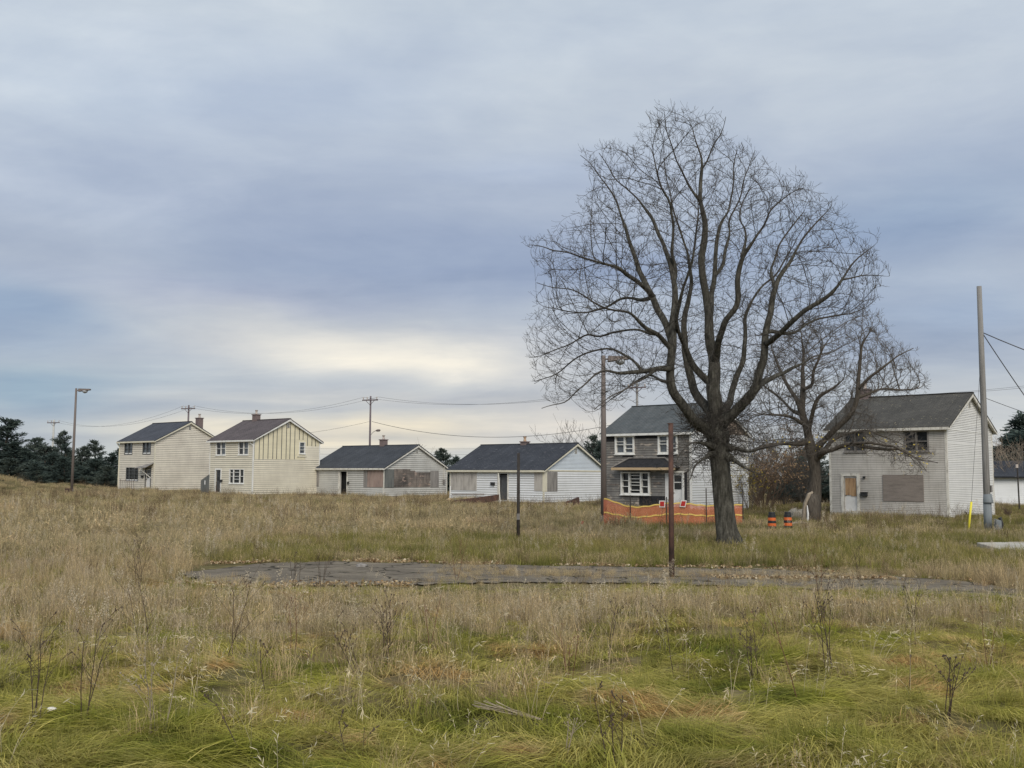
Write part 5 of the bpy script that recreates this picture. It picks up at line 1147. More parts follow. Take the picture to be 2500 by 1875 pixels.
# ------------------------------------------------------------------ grass (ground cover)
def grassmat(name, zones, tipc, tipk=.5, var=.5, scale=.5, seed=0, trans=.25):
    """world-space patches of colour; blades vary one by one; tips are drier"""
    m, t, o = nt(name); g = t.nodes.new('ShaderNodeNewGeometry'); pos = g.outputs['Position']
    pos2 = mapping(t, pos, (1, 1, .0), (0, 0, 0), (seed*3.1, seed*1.7, 0))
    f = noise(t, pos2, scale, 4, .62); c = ramp(t, f, zones)
    tt = t.nodes.new('ShaderNodeAttribute'); tt.attribute_name = 't'
    k = math_(t, 'MULTIPLY', tt.outputs['Fac'], tipk, clamp=True); c = mix(t, k, c, tipc)
    rr_ = t.nodes.new('ShaderNodeAttribute'); rr_.attribute_name = 'rnd'
    oi = t.nodes.new('ShaderNodeObjectInfo')
    c = mix(t, var, c, ramp(t, rr_.outputs['Fac'], [(0, (.38, .38, .36)), (.5, (.95, .95, .95)), (1, (1.75, 1.65, 1.5))]), 'MULTIPLY')
    c = mix(t, var*.6, c, ramp(t, oi.outputs['Random'], [(0, (.55, .6, .6)), (1, (1.4, 1.3, 1.2))]), 'MULTIPLY')
    d = t.nodes.new('ShaderNodeBsdfDiffuse'); tr = t.nodes.new('ShaderNodeBsdfTranslucent'); mx = t.nodes.new('ShaderNodeMixShader'); mx.inputs[0].default_value = trans
    t.links.new(c, d.inputs[0]); t.links.new(c, tr.inputs[0]); t.links.new(d.outputs[0], mx.inputs[1]); t.links.new(tr.outputs[0], mx.inputs[2])
    t.links.new(mx.outputs[0], o.inputs[0]); return m
def blades(seed, n, foot, h0, h1, w, bend, segs=3, lie=0.0, seedhead=0, head=(.08, .02), stiff=1.0):
    """numpy tuft: quads per blade with attributes t (height) and rnd (per blade)"""
    g = np.random.default_rng(seed); V = []; Fq = []; T = []; Rn = []
    def ribbon(pts, ws, ax, rv, t0=0, t1=1):
        base = sum(len(v) for v in V); m = len(pts); q = []
        for i in range(m): q += [pts[i]-ax*ws[i]/2, pts[i]+ax*ws[i]/2]
        V.append(np.array(q)); tv = np.linspace(t0, t1, m)
        T.append(np.repeat(tv, 2)); Rn.append(np.full(2*m, rv))
        for i in range(m-1): a = base+2*i; Fq.append((a, a+1, a+3, a+2))
    for i in range(n):
        a = g.uniform(0, 6.283); rr_ = foot*math.sqrt(g.uniform(0, 1)); p = np.array([math.cos(a)*rr_, math.sin(a)*rr_, -.02])
        if lie:     # swept over, roughly along +x
            az = g.normal(0, .38); L = g.uniform(h0, h1); el0 = g.uniform(.15, .75); d = np.array([math.cos(az), math.sin(az), 0]); pts = [p]; e = el0
            for s in range(segs): pts.append(pts[-1]+(d*math.cos(e)+np.array([0, 0, math.sin(e)]))*L/segs); e -= g.uniform(.25, .6)*el0*1.6+.05; az += g.normal(0, .15); d = np.array([math.cos(az), math.sin(az), 0])
            for s in range(len(pts)): pts[s][2] = max(pts[s][2], .01+.02*g.uniform())
        else:
            az = g.uniform(0, 6.283); L = g.uniform(h0, h1); d = np.array([math.cos(az), math.sin(az), 0]); b_ = abs(g.normal(0, bend)); pts = [p]; e = math.pi/2-b_*.4
            for s in range(segs): pts.append(pts[-1]+(d*math.cos(e)+np.array([0, 0, math.sin(e)]))*L/segs); e -= b_*g.uniform(.6, 1.4)*(1.0/segs)*2.2
        ax = np.array([-d[1], d[0], 0]); ph = g.uniform(-1.2, 1.2); ax = ax*math.cos(ph)+d*math.sin(ph); rv = g.uniform()
        ws = [w*(1-.75*(s/segs)**1.5) for s in range(segs+1)]; ribbon(pts, ws, ax, rv)
        if seedhead and g.uniform() < seedhead:
            top = pts[-1]; dirv = pts[-1]-pts[-2]; dirv /= np.linalg.norm(dirv)
            for k in range(7):
                q = top-dirv*head[0]*k/6.0*1.4; o = g.normal(0, 1, 3); o -= dirv*o.dot(dirv); o /= np.linalg.norm(o)+1e-6; o = o*head[1]*(1.1-.06*k)+dirv*head[1]*.9-np.array([0, 0, head[1]*.5*bend])
                ribbon([q, q+o*.6, q+o*1.2], [w*.7, w*1.5, w*.5], np.cross(dirv, o)/(np.linalg.norm(np.cross(dirv, o))+1e-6), min(1, rv*.6+.4), 1, 1)
    return np.concatenate(V), np.array(Fq), np.concatenate(T), np.concatenate(Rn)
def proto(nm, mat, *a, **k):
    V, Fq, T, Rn = blades(*a, **k)
    me = np_mesh(nm, V, Fq, [mat], {'t': ('POINT', 'FLOAT', T), 'rnd': ('POINT', 'FLOAT', Rn)})
    return bpy.data.objects.new(nm, me)
def scatter(name, label, protos, pts, rot, scl, idx, cat='grass'):
    col = bpy.data.collections.new(name+'_tufts')
    for i, p in enumerate(protos): p.name = '%s_%02d' % (name+'_tuft', i); col.objects.link(p)
    me = bpy.data.meshes.new(name); me.vertices.add(len(pts)); me.vertices.foreach_set('co', np.asarray(pts, np.float32).ravel())
    for a, typ, v in (('rot', 'FLOAT_VECTOR', rot), ('scl', 'FLOAT_VECTOR', scl), ('idx', 'INT', idx)):
        q = me.attributes.new(a, typ, 'POINT'); q.data.foreach_set('vector' if typ == 'FLOAT_VECTOR' else 'value', np.asarray(v, np.int32 if typ == 'INT' else np.float32).ravel())
    o = bpy.data.objects.new(name, me); COL.objects.link(o); tag(o, label, cat, kind='stuff')
    ng = bpy.data.node_groups.new(name, 'GeometryNodeTree')
    ng.interface.new_socket('Geometry', in_out='INPUT', socket_type='NodeSocketGeometry'); ng.interface.new_socket('Geometry', in_out='OUTPUT', socket_type='NodeSocketGeometry')
    gi, go = ng.nodes.new('NodeGroupInput'), ng.nodes.new('NodeGroupOutput'); ip = ng.nodes.new('GeometryNodeInstanceOnPoints'); ci = ng.nodes.new('GeometryNodeCollectionInfo')
    ci.inputs['Collection'].default_value = col; ci.inputs['Separate Children'].default_value = True; ci.inputs['Reset Children'].default_value = True
    def na(nm, dt):
        n = ng.nodes.new('GeometryNodeInputNamedAttribute'); n.data_type = dt; n.inputs['Name'].default_value = nm; return [s for s in n.outputs if s.enabled and s.name == 'Attribute'][0]
    ip.inputs['Pick Instance'].default_value = True
    L = ng.links.new; L(gi.outputs[0], ip.inputs['Points']); L(ci.outputs[0], ip.inputs['Instance']); L(na('idx', 'INT'), ip.inputs['Instance Index'])
    er = ng.nodes.new('FunctionNodeEulerToRotation'); L(na('rot', 'FLOAT_VECTOR'), er.inputs[0]); L(er.outputs[0], ip.inputs['Rotation']); L(na('scl', 'FLOAT_VECTOR'), ip.inputs['Scale']); L(ip.outputs[0], go.inputs[0])
    md = o.modifiers.new('scatter', 'NODES'); md.node_group = ng; return o
G = np.random.default_rng(12)
def field(y0, y1, dens, power=1.0, wide=.60, extra=1.5):
    """random points over the wedge of ground the place is seen from, with a margin on both sides"""
    out = []; 
    edges = np.geomspace(y0, y1, 40)
    for a, b in zip(edges, edges[1:]):
        m = (a+b)/2; w = 2*(m*wide+extra); n = G.poisson(w*(b-a)*dens*(y0/m)**power)
        if n: out.append(np.stack([G.uniform(-w/2, w/2, n), G.uniform(a, b, n)], 1))
    return np.concatenate(out)
def vn(x, y, s, seed=0):                # cheap smooth noise 0..1
    a = np.sin(x*s*1.3+seed*2.1+1.7*np.sin(y*s*.9+seed))+np.sin(y*s*1.7+seed*.7+1.3*np.sin(x*s*.8-seed))+.6*np.sin((x+y)*s*2.9+seed*1.3)+.5*np.sin((x-y*1.3)*s*4.1+seed)
    return np.clip(.5+a/5.2, 0, 1)
def roadmask(x, y, pad=0.0):
    ys = np.interp(x, [p[0] for p in ROAD_S], [p[1] for p in ROAD_S]); yn = np.interp(x, [p[0] for p in ROAD_N], [p[1] for p in ROAD_N])
    return (x > -7.2-pad) & (x < 10.5+pad) & (y > ys-pad) & (y < yn+pad)
HB = [(k, Matrix.Rotation(-th, 2)) for k, th in ()]
def clear(P):
    x, y = P[:, 0], P[:, 1]; keep = ~roadmask(x, y, -.12)
    for (x0, y0, th, W_, D_) in ((-38.187, 106.91, -.6828, 7.6, 8.8), (-24.996, 96.7, -.6762, 7.6, 8.8), (-12.345, 96.9, -.6669, 11.1, 9.7), (2.726, 83.445, -.6847, 11.1, 9.7), (12.148, 67.329, -.6977, 7.6, 8.8), (25.068, 57.251, -.7357, 7.6, 8.8)):
        c, s = math.cos(th), math.sin(th); dx, dy = x-x0, y-y0; u = dx*c+dy*s; v = -dx*s+dy*c
        keep &= ~((u > -W_+.2) & (u < -.2) & (v > .2) & (v < D_-.2))
    keep &= ~((x > a3.x-.6) & (y > a3.y-.2) & (y < a0.y+.3) & (x < 30))
    return P[keep]
def finish(P, hz, smin, smax, flow=False, tilt=.12):
    n = len(P); z = gz_arr(P[:, 0], P[:, 1]); pts = np.stack([P[:, 0], P[:, 1], z], 1)
    rz = G.uniform(0, 6.283, n)
    if flow: rz = 6.0*vn(P[:, 0], P[:, 1], .38, 3)+2.2*vn(P[:, 0], P[:, 1], 1.1, 5)+G.normal(0, .35, n)
    rot = np.stack([G.normal(0, tilt, n), G.normal(0, tilt, n), rz], 1); s = G.uniform(smin, smax, n)*hz
    return pts, rot, np.stack([s*G.uniform(.85, 1.2, n), s*G.uniform(.85, 1.2, n), s], 1)
straw, tan, brown, green, dgreen, olive = (.60, .50, .33), (.47, .38, .235), (.30, .235, .165), (.30, .32, .08), (.16, .195, .05), (.42, .40, .15)
gm_mat = grassmat('matted_grass', [(.33, (.11, .14, .03)), (.40, (.21, .24, .035)), (.45, (.35, .35, .065)), (.50, (.50, .45, .15)), (.535, (.33, .31, .07)), (.575, (.58, .47, .22)), (.62, (.50, .32, .14))], (.56, .50, .18), .38, .55, .62)
gm_up = grassmat('upright_green_grass', [(.3, (.10, .13, .03)), (.45, (.20, .23, .04)), (.55, (.24, .25, .05)), (.68, (.32, .30, .09))], (.46, .39, .16), .5, .55, .6, 2)
gm_tan = grassmat('tan_grass', [(.30, (.22, .20, .09)), (.42, (.38, .31, .18)), (.50, (.50, .41, .25)), (.56, (.25, .20, .12)), (.64, (.46, .34, .20))], straw, .5, .8, 1.1, 5)
gm_seed = grassmat('seed_stalks', [(.32, (.26, .21, .15)), (.46, (.44, .36, .26)), (.54, (.28, .21, .15)), (.66, (.40, .31, .22))], (.62, .54, .41), .6, .55, .8, 8)
gm_far = grassmat('field_grass', [(.34, (.15, .15, .065)), (.41, (.26, .23, .12)), (.47, (.46, .38, .24)), (.53, (.22, .21, .10)), (.59, (.50, .41, .27)), (.65, (.27, .20, .13)), (.72, (.40, .28, .17))], straw, .45, .75, .3, 3)
gm_fg = grassmat('green_field_grass', [(.3, (.11, .13, .035)), (.5, (.19, .20, .055)), (.7, (.31, .27, .11))], (.44, .36, .17), .4, .5, .3, 6)
gm_oat = grassmat('pale_oat_grass', [(.3, (.40, .34, .22)), (.7, (.5, .43, .29))], (.66, .6, .44), .8, .4, 1, 4)
mat_p = [proto('m', gm_mat, 100+i, 90, .26, .45, .95, .0062, .5, 6, lie=1) for i in range(5)]
up_p = [proto('u', gm_up, 120+i, 60, .17, .14, .36, .0055, .75, 4) for i in range(4)]
tan_p = [proto('t', gm_tan, 140+i, 52, .20, .24, .52, .0052, .5, 4, seedhead=.25, head=(.06, .012)) for i in range(5)]
seed_p = [proto('s', gm_seed, 160+i, 15, .22, .34, .68, .0048, .22, 3, seedhead=1, head=(.13, .022)) for i in range(5)]
oat_p = [proto('o', gm_oat, 180+i, 5, .12, .35, .6, .004, .55, 6, seedhead=1, head=(.10, .03)) for i in range(3)]
far_p = [proto('f', gm_far, 200+i, 110, .6, .22, .62, .014, .45, 3, seedhead=.3, head=(.10, .03)) for i in range(5)]
fg_p = [proto('g', gm_fg, 220+i, 100, .45, .12, .32, .011, .6, 3) for i in range(3)]
dark_p = [proto('d', grassmat('dark_dead_forbs', [(.3, (.07, .055, .04)), (.7, (.17, .12, .08))], (.2, .15, .1), .4, .5, 1, 9), 240+i, 14, .2, .3, .8, .006, .25, 3, seedhead=1, head=(.22, .03)) for i in range(3)]
def near_tan(x, y):                     # how tan (1) or green (0) the field is
    k = 1/(1+np.exp(-(y-12.9-.9*np.sin(x*.55)-1.1*(vn(x, y, 1.3, 14)-.5)*2)/1.1)); left = 1/(1+np.exp((x+.28*y+.5)/.8))
    k = np.maximum(k, left*(y > 16)); right = 1/(1+np.exp(-(x-.2*y-.2)/.8)); return np.clip(k-right*.62*vn(x, y, .8, 2)*(y < 20), 0, 1)
# matted swirls
P = clear(field(5.5, 20, 34, 1.0)); k = near_tan(P[:, 0], P[:, 1]); P = P[G.uniform(size=len(P)) > k*.75]
a = finish(P, 1, .75, 1.2, flow=True, tilt=.1); scatter('matted_grass', 'green and straw grass flattened in swirls in the foreground', mat_p, *a, G.integers(0, 5, len(P)))
# upright green tufts
P = clear(field(5.5, 34, 11, .8)); k = near_tan(P[:, 0], P[:, 1]); v = vn(P[:, 0], P[:, 1], 1.1, 7)
far_ = P[:, 1] > 25; P = P[((v > .42) & (G.uniform(size=len(P)) > k*.6)) | (far_ & (v > .3))]
a = finish(P, 1, .6, 1.15); scatter('green_grass', 'short upright green grass tufts of the near field', up_p, *a, G.integers(0, 4, len(P)))
# tan grass
P = clear(field(6, 42, 24, .95)); k = near_tan(P[:, 0], P[:, 1]); v = vn(P[:, 0], P[:, 1], .7, 1)
P = P[(G.uniform(size=len(P)) < np.clip(k*.92+.03*(v > .7), 0, 1)*np.where(P[:, 1] > 25.5, .55+.45*(v > .5), 1))]
e = np.concatenate([np.stack([G.normal(-1.1, .45, 120), G.uniform(20.4, 25.2, 120)], 1), np.stack([G.uniform(-.6, 8.5, 420), 22.7+G.normal(0, .55, 420)], 1), np.stack([G.normal(-5.8, .6, 60), G.normal(20.6, .5, 60)], 1), np.stack([G.uniform(5, 10.5, 170), G.uniform(19.4, 24.5, 170)], 1)]); P = np.concatenate([P, e])
h = .68+.34*vn(P[:, 0], P[:, 1], .5, 9); h = np.where((P[:, 1] > 16.8) & (P[:, 1] < 24.9) & (P[:, 0] > -7) & (P[:, 0] < 9.5), h*np.interp(P[:, 1], [16.8, 18.6, 25], [.8, .36, .45]), h); h = np.where((P[:, 1] > 24) & (P[:, 0] > -8), h*.72, h)
a = finish(P, h, .75, 1.15); scatter('tan_grass', 'dry tan grass standing across the middle of the near field', tan_p, *a, G.integers(0, 5, len(P)))
# seed stalks
P = clear(field(9, 46, 15, .9)); k = near_tan(P[:, 0], P[:, 1]); v = vn(P[:, 0], P[:, 1], .45, 4)
band = np.exp(-((P[:, 1]-15.2)/2.6)**2)+.35*(P[:, 0] < -.25*P[:, 1]-1)+.12
P = P[G.uniform(size=len(P)) < np.clip(k*band*(v+.35), 0, 1)]
h = np.where((P[:, 1] > 16.8) & (P[:, 1] < 25) & (P[:, 0] > -7.5) & (P[:, 0] < 9.5), np.interp(P[:, 1], [16.8, 18.6], [.68, .30]), .80); a = finish(P, h, .65, 1.1, tilt=.08); scatter('seed_stalks', 'brittle brown seed stalks crowded in the tan band', seed_p, *a, G.integers(0, 5, len(P)))
# pale oat heads
P = clear(field(6, 17, .9, .3)); a = finish(P, 1, .7, 1.2); scatter('oat_stalks', 'scattered pale drooping oat stalks', oat_p, *a, G.integers(0, 3, len(P)))
# grey-white fluffy seed heads
def fluff(seed):
    g = np.random.default_rng(seed); V, Fq, T, Rn = blades(seed, 3, .08, .45, .75, .005, .15, 4, seedhead=0); V = [V]; Fq = [Fq]; T = [T]; Rn = [Rn]; nb = len(V[0])
    tips = V[0][9::10]
    for tp in tips:
        n = 46; c = tp+g.normal(0, 1, (n, 3))*np.array([.022, .022, .05]); a = g.normal(0, 1, (n, 3)); a /= np.linalg.norm(a, axis=1)[:, None]; b_ = np.cross(a, g.normal(0, 1, (n, 3))); b_ /= np.linalg.norm(b_, axis=1)[:, None]
        q = np.stack([c-a*.011, c+b_*.005, c+a*.011, c-b_*.005], 1).reshape(-1, 3); V.append(q); Fq.append(np.arange(4*n).reshape(-1, 4)+nb); nb += 4*n; T.append(np.ones(4*n)); Rn.append(np.repeat(g.uniform(.5, 1, n), 4))
    me = np_mesh('w', np.concatenate(V), np.concatenate(Fq), [gm_fluff], {'t': ('POINT', 'FLOAT', np.concatenate(T)), 'rnd': ('POINT', 'FLOAT', np.concatenate(Rn))}); return bpy.data.objects.new('w', me)
gm_fluff = grassmat('fluffy_heads', [(.3, (.26, .2, .13)), (.7, (.34, .27, .18))], (.62, .55, .43), .85, .3, 1, 11)
P = clear(field(12.5, 62, .85, .6)); v = vn(P[:, 0], P[:, 1], .55, 21); P = P[(v > .62) | ((P[:, 0] < -.22*P[:, 1]) & (v > .38))]
a = finish(P, np.where((P[:, 1] > 17) & (P[:, 1] < 25), .7, 1.0)*np.where(P[:, 1] > 35, 1.25, 1), .7, 1.2); scatter('fluffy_seed_heads', 'pale fluffy seed heads dotted over the dry grass', [fluff(400+i) for i in range(3)], *a, G.integers(0, 3, len(P)))
# dark forbs
P = clear(field(8, 105, 1.2, .32)); v = vn(P[:, 0], P[:, 1], .45, 12); P = P[v > np.where(P[:, 1] < 17, .54, .52)]; e2 = clear(np.stack([G.uniform(-42, 34, 1500), G.uniform(38, 98, 1500)], 1)); e2 = e2[(vn(e2[:, 0], e2[:, 1], .22, 31) > .52) & (np.abs(e2[:, 0]) < e2[:, 1]*.6)]; P = np.concatenate([P, e2]); e = clear(np.stack([G.uniform(-8, 12, 90), G.choice([19.4, 25.6], 90)+G.normal(0, .5, 90)], 1)); P = np.concatenate([P, e])
a = finish(P, np.where(P[:, 1] > 37, 1.75, 1)*np.where((P[:, 1] > 16) & (P[:, 1] < 20), .5, 1), .35, .85); scatter('dark_forbs', 'dark dead forbs scattered through the field', dark_p, *a, G.integers(0, 3, len(P)))
# the field beyond the road
P = clear(field(25.5, 170, 4.6, .85, .62, 3)); lawn = (P[:, 0] > 2) & (P[:, 1] < 60) & (P[:, 1] > 25); strip = (P[:, 1] < 35) & (P[:, 0] > -9); P = P[(~lawn | (vn(P[:, 0], P[:, 1], .35, 6) > .5)) & (~strip | (vn(P[:, 0], P[:, 1], .9, 15) > .62))]
h = .5+.45*vn(P[:, 0], P[:, 1], .18, 2); h = np.where(P[:, 0] > .12*P[:, 1], h*.62, h)
h = h*(1-.65*np.exp(-((P[:, 0]-6.9)**2+(P[:, 1]-30.4)**2)/4)); h = np.where((P[:, 1] < 32) & (P[:, 0] > -6), h*.6, h)*np.where(vn(P[:, 0], P[:, 1], .8, 17) > .6, 1.35, .9)*np.where(P[:, 1] > 60, .8, 1)
a = finish(P, h, .7, 1.2); scatter('field_grass', 'dry straw field grass between the road and the houses', far_p, *a, G.integers(0, 5, len(P)))
P = clear(field(25.3, 80, 6.5, .8, .6, 3)); v = vn(P[:, 0], P[:, 1], .3, 8); P = P[v+.2*(P[:, 0] > 0)+.25*((P[:, 1] < 36) & (P[:, 0] > -9)) > .5]
a = finish(P, 1, .6, 1.2); scatter('green_field_grass', 'low olive-green grass patches beyond the road', fg_p, *a, G.integers(0, 3, len(P)))
# fallen leaves along the road edges
x = np.concatenate([np.where(G.uniform(size=3000) < .5, G.uniform(-7.5, -1.5, 3000), G.uniform(-1.5, 10.5, 3000)), G.uniform(-6.8, -2, 900), G.uniform(4.5, 8.5, 900), G.uniform(3.5, 12, 1500)])
y = np.concatenate([np.interp(x[:3000], [p[0] for p in ROAD_N], [p[1] for p in ROAD_N])+np.abs(G.normal(0, .45, 3000))-.12, np.interp(x[3000:3900], [p[0] for p in ROAD_S], [p[1] for p in ROAD_S])+G.normal(0, .28, 900), 22.4+G.normal(0, .16, 900), 31.5+G.normal(0, 2.6, 1500)])
z = gz_arr(x, y)+.045+G.uniform(0, .035, len(x)); n = len(x); c = np.stack([x, y, z], 1); A_ = G.normal(0, 1, (n, 3)); A_[:, 2] *= .45; A_ /= np.linalg.norm(A_, axis=1)[:, None]; B_ = np.cross(A_, G.normal(0, 1, (n, 3))); B_ /= np.linalg.norm(B_, axis=1)[:, None]; s = G.uniform(.018, .05, n)[:, None]
keep = vn(x, y, 1.6, 5) > .42; c, A_, B_, s = c[keep], A_[keep], B_[keep], s[keep]; n = len(c)
V = np.stack([c-A_*s, c+B_*s*.6, c+A_*s, c-B_*s*.6], 1).reshape(-1, 3)
m, t, o = nt('fallen_leaves'); rp = t.nodes.new('ShaderNodeNewGeometry').outputs['Random Per Island']; d = t.nodes.new('ShaderNodeBsdfDiffuse'); t.links.new(ramp(t, rp, [(0, (.13, .085, .05)), (.5, (.34, .235, .13)), (.85, (.48, .38, .24)), (1, (.62, .55, .42))]), d.inputs[0]); t.links.new(d.outputs[0], o.inputs[0])
o = bpy.data.objects.new('fallen_leaves', np_mesh('fallen_leaves', V, np.arange(4*n).reshape(-1, 4), [m])); COL.objects.link(o); tag(o, 'fallen brown leaves along the asphalt edges', 'leaves', kind='stuff')
# ------------------------------------------------------------------ sky, sun, camera
def build_world():
    w = bpy.data.worlds.new('World'); S.world = w; w.use_nodes = True
    t = w.node_tree; t.nodes.clear()
    out = t.nodes.new('ShaderNodeOutputWorld')
    SUN_EL, SUN_AZ = math.radians(38), math.radians(168)
    sky = t.nodes.new('ShaderNodeTexSky'); sky.sky_type = 'NISHITA'; sky.sun_disc = False
    sky.sun_elevation = SUN_EL; sky.sun_rotation = SUN_AZ; sky.air_density = 1; sky.dust_density = 2
    tc = t.nodes.new('ShaderNodeTexCoord').outputs['Generated']
    nz = t.nodes.new('ShaderNodeTexNoise'); nz.inputs['Scale'].default_value = 3.0; nz.inputs['Detail'].default_value = 4
    t.links.new(mapping(t, tc, (1, 1, 3.2), (0, .12, 0)), nz.inputs['Vector'])
    sp = t.nodes.new('ShaderNodeSeparateXYZ'); t.links.new(tc, sp.inputs[0])
    sc = t.nodes.new('ShaderNodeSeparateColor'); t.links.new(nz.outputs['Color'], sc.inputs[0])
    az = math_(t, 'ARCTAN2', sp.outputs[0], sp.outputs[1]); el = math_(t, 'ARCSINE', sp.outputs[2])
    az = math_(t, 'MULTIPLY', az, 57.3); el = math_(t, 'MULTIPLY', el, 57.3)
    azw = math_(t, 'ADD', az, math_(t, 'MULTIPLY', math_(t, 'SUBTRACT', sc.outputs[0], .5), 14))
    elw = math_(t, 'ADD', el, math_(t, 'MULTIPLY', math_(t, 'SUBTRACT', sc.outputs[1], .5), 5))
    L = lambda r, g, b: tuple(((x/255+.055)/1.055)**2.4 for x in (r, g, b))
    e = math_(t, 'DIVIDE', el, 60, clamp=True)
    base = ramp(t, e, [(0, L(200, 204, 203)), (.04, L(194, 199, 203)), (.1, L(182, 191, 203)), (.2, L(173, 184, 202)), (.28, L(182, 193, 210)), (.40, L(201, 211, 222)), (.7, L(190, 202, 214)), (1, L(188, 198, 212))])
    def patch(c, A, Ee, sa, se, col, k, tilt=0):
        # soft cloud bank centred on azimuth A, elevation Ee (degrees)
        da = math_(t, 'SUBTRACT', azw, A); de = math_(t, 'SUBTRACT', elw, Ee)
        if tilt: de = math_(t, 'SUBTRACT', de, math_(t, 'MULTIPLY', da, tilt))
        da = math_(t, 'DIVIDE', da, sa); de = math_(t, 'DIVIDE', de, se)
        q = math_(t, 'ADD', math_(t, 'MULTIPLY', da, da), math_(t, 'MULTIPLY', de, de))
        g = math_(t, 'MULTIPLY', math_(t, 'EXPONENT', math_(t, 'MULTIPLY', q, -1)), k)
        return mix(t, g, c, L(*col))
    c = base
    c = patch(c, -25, 20, 9, 3.6, (204, 215, 227), .85)
    c = patch(c, -14, 21, 12, 2.5, (178, 192, 214), .6, .1)
    c = patch(c, -22, 15, 12, 1.8, (186, 198, 216), .6)
    c = patch(c, -10, 14, 16, 2.0, (163, 176, 199), .75, -.05)
    c = patch(c, -4, 11.8, 16, 1.6, (155, 170, 196), .8, -.03)
    c = patch(c, -1, 16.6, 5, 1.0, (190, 202, 220), .7)
    c = patch(c, 22, 13.5, 9, 2.6, (157, 175, 200), .9, .1)
    c = patch(c, 24, 8.5, 7, 1.8, (162, 180, 205), .7)
    c = patch(c, 10, 20.5, 11, 3, (200, 209, 219), .8)
    c = patch(c, 3, 6.8, 10, 1.6, (174, 182, 198), .8, -.05)
    c = patch(c, -26, 8.3, 7, 1.5, (142, 166, 196), .9)
    c = patch(c, -18, 10.2, 8, 1.0, (176, 186, 207), .6, .04)
    c = patch(c, -25, 4.2, 6, 1.8, (150, 175, 195), .9)
    c = patch(c, -13, 9.8, 10, .8, (176, 184, 204), .6)
    c = patch(c, -8.5, 7.0, 11.5, 1.9, (232, 229, 221), 1, -.08)
    c = patch(c, -6, 6.3, 7, 1.0, (250, 243, 229), .9, -.08)
    c = patch(c, -9, 4.1, 10, .45, (205, 204, 203), .6)
    c = patch(c, -8.5, 2.6, 8, .8, (246, 234, 210), .95, .03)
    c = patch(c, 3, 3.0, 6, 1.2, (226, 220, 212), .8)
    c = patch(c, -9, 1.2, 8, .5, (185, 196, 198), .7)
    c = patch(c, 27, 3.2, 5, 1.2, (205, 208, 210), .8)
    c = patch(c, 28, 1.4, 3, .5, (226, 218, 198), .8)
    # streaky stratus texture, stretched along the horizon
    zz = math_(t, 'ADD', math_(t, 'ABSOLUTE', sp.outputs[2]), .16)
    cb = t.nodes.new('ShaderNodeCombineXYZ'); t.links.new(math_(t, 'DIVIDE', sp.outputs[0], zz), cb.inputs[0]); t.links.new(math_(t, 'DIVIDE', sp.outputs[1], zz), cb.inputs[1])
    f = noise(t, mapping(t, cb.outputs[0], (.8, 1.5, 1), (0, 0, .22)), 1.15, 8, .58, .35)
    c = mix(t, 1, c, ramp(t, f, [(.30, (.82, .85, .90)), (.44, (.95, .96, .98)), (.56, (1.03, 1.03, 1.02)), (.70, (1.19, 1.16, 1.11))]), 'MULTIPLY')
    f = noise(t, mapping(t, tc, (1.2, 1.2, 16), (0, .05, 0)), 3.2, 5, .6)
    c = mix(t, math_(t, 'MULTIPLY', ramp(t, math_(t, 'DIVIDE', el, 12, clamp=True), [(0, (1, 1, 1)), (1, (.25, .25, .25))]), .8), c, mix(t, 1, c, ramp(t, f, [(.35, (.91, .93, .97)), (.65, (1.06, 1.05, 1.02))]), 'MULTIPLY'))
    f = noise(t, mapping(t, tc, (1, 1, 2.6), (0, .1, .3)), 7.5, 5, .55, .3)
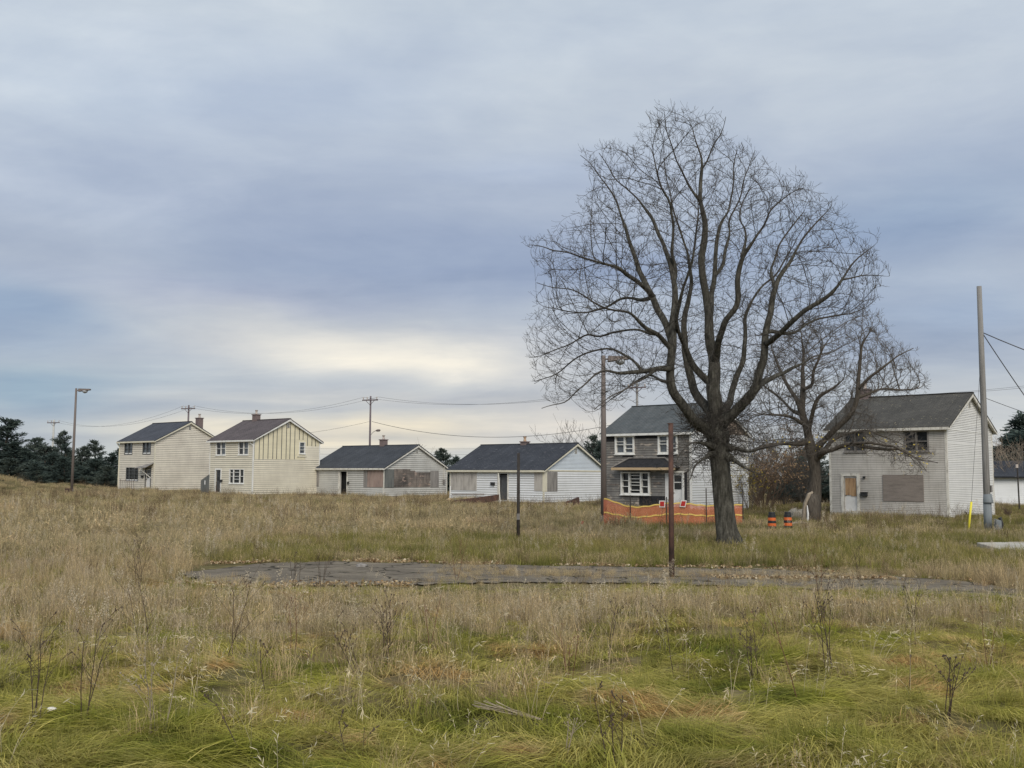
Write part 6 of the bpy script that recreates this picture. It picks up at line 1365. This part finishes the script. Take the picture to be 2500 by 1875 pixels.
    c = mix(t, 1, c, ramp(t, f, [(.32, (.93, .94, .965)), (.68, (1.065, 1.055, 1.04))]), 'MULTIPLY')
    b1 = t.nodes.new('ShaderNodeBackground'); t.links.new(sky.outputs[0], b1.inputs[0]); b1.inputs[1].default_value = .08
    b2 = t.nodes.new('ShaderNodeBackground'); t.links.new(c, b2.inputs[0]); b2.inputs[1].default_value = 1.0
    mx = t.nodes.new('ShaderNodeMixShader'); mx.inputs[0].default_value = .94
    t.links.new(b1.outputs[0], mx.inputs[1]); t.links.new(b2.outputs[0], mx.inputs[2]); t.links.new(mx.outputs[0], out.inputs[0])
    l = bpy.data.lights.new('sun', 'SUN'); l.energy = 2.3; l.angle = math.radians(35); l.color = (1, .92, .80)
    o = bpy.data.objects.new('sun', l); COL.objects.link(o)
    d = Vector((math.sin(SUN_AZ)*math.cos(SUN_EL), math.cos(SUN_AZ)*math.cos(SUN_EL), math.sin(SUN_EL)))
    o.rotation_euler = d.to_track_quat('Z', 'Y').to_euler()
build_world()
cam = bpy.data.cameras.new('camera'); co = bpy.data.objects.new('camera', cam); COL.objects.link(co)
cam.sensor_width = 36; cam.sensor_fit = 'HORIZONTAL'; cam.lens = 36*F/2500; cam.clip_end = 6000; cam.clip_start = .1
fw = Vector((0, math.cos(PITCH), math.sin(PITCH))); up0 = Vector((0, -math.sin(PITCH), math.cos(PITCH))); rt0 = Vector((1, 0, 0))
c_, s_ = math.cos(ROLL), math.sin(ROLL)
rt = rt0*c_+up0*s_; up = up0*c_-rt0*s_
co.matrix_world = Matrix((rt, up, -fw)).transposed().to_4x4()
S.camera = co
S.view_settings.view_transform = 'Standard'; S.view_settings.look = 'None'; S.view_settings.exposure = 0; S.view_settings.gamma = 1
S.cycles.max_bounces = 6; S.cycles.diffuse_bounces = 3; S.cycles.glossy_bounces = 2; S.cycles.transmission_bounces = 2; S.cycles.transparent_max_bounces = 4
S.cycles.use_denoising = True; S.cycles.denoiser = 'OPENIMAGEDENOISE'; S.cycles.denoising_input_passes = 'RGB_ALBEDO_NORMAL'; S.cycles.denoising_prefilter = 'ACCURATE'
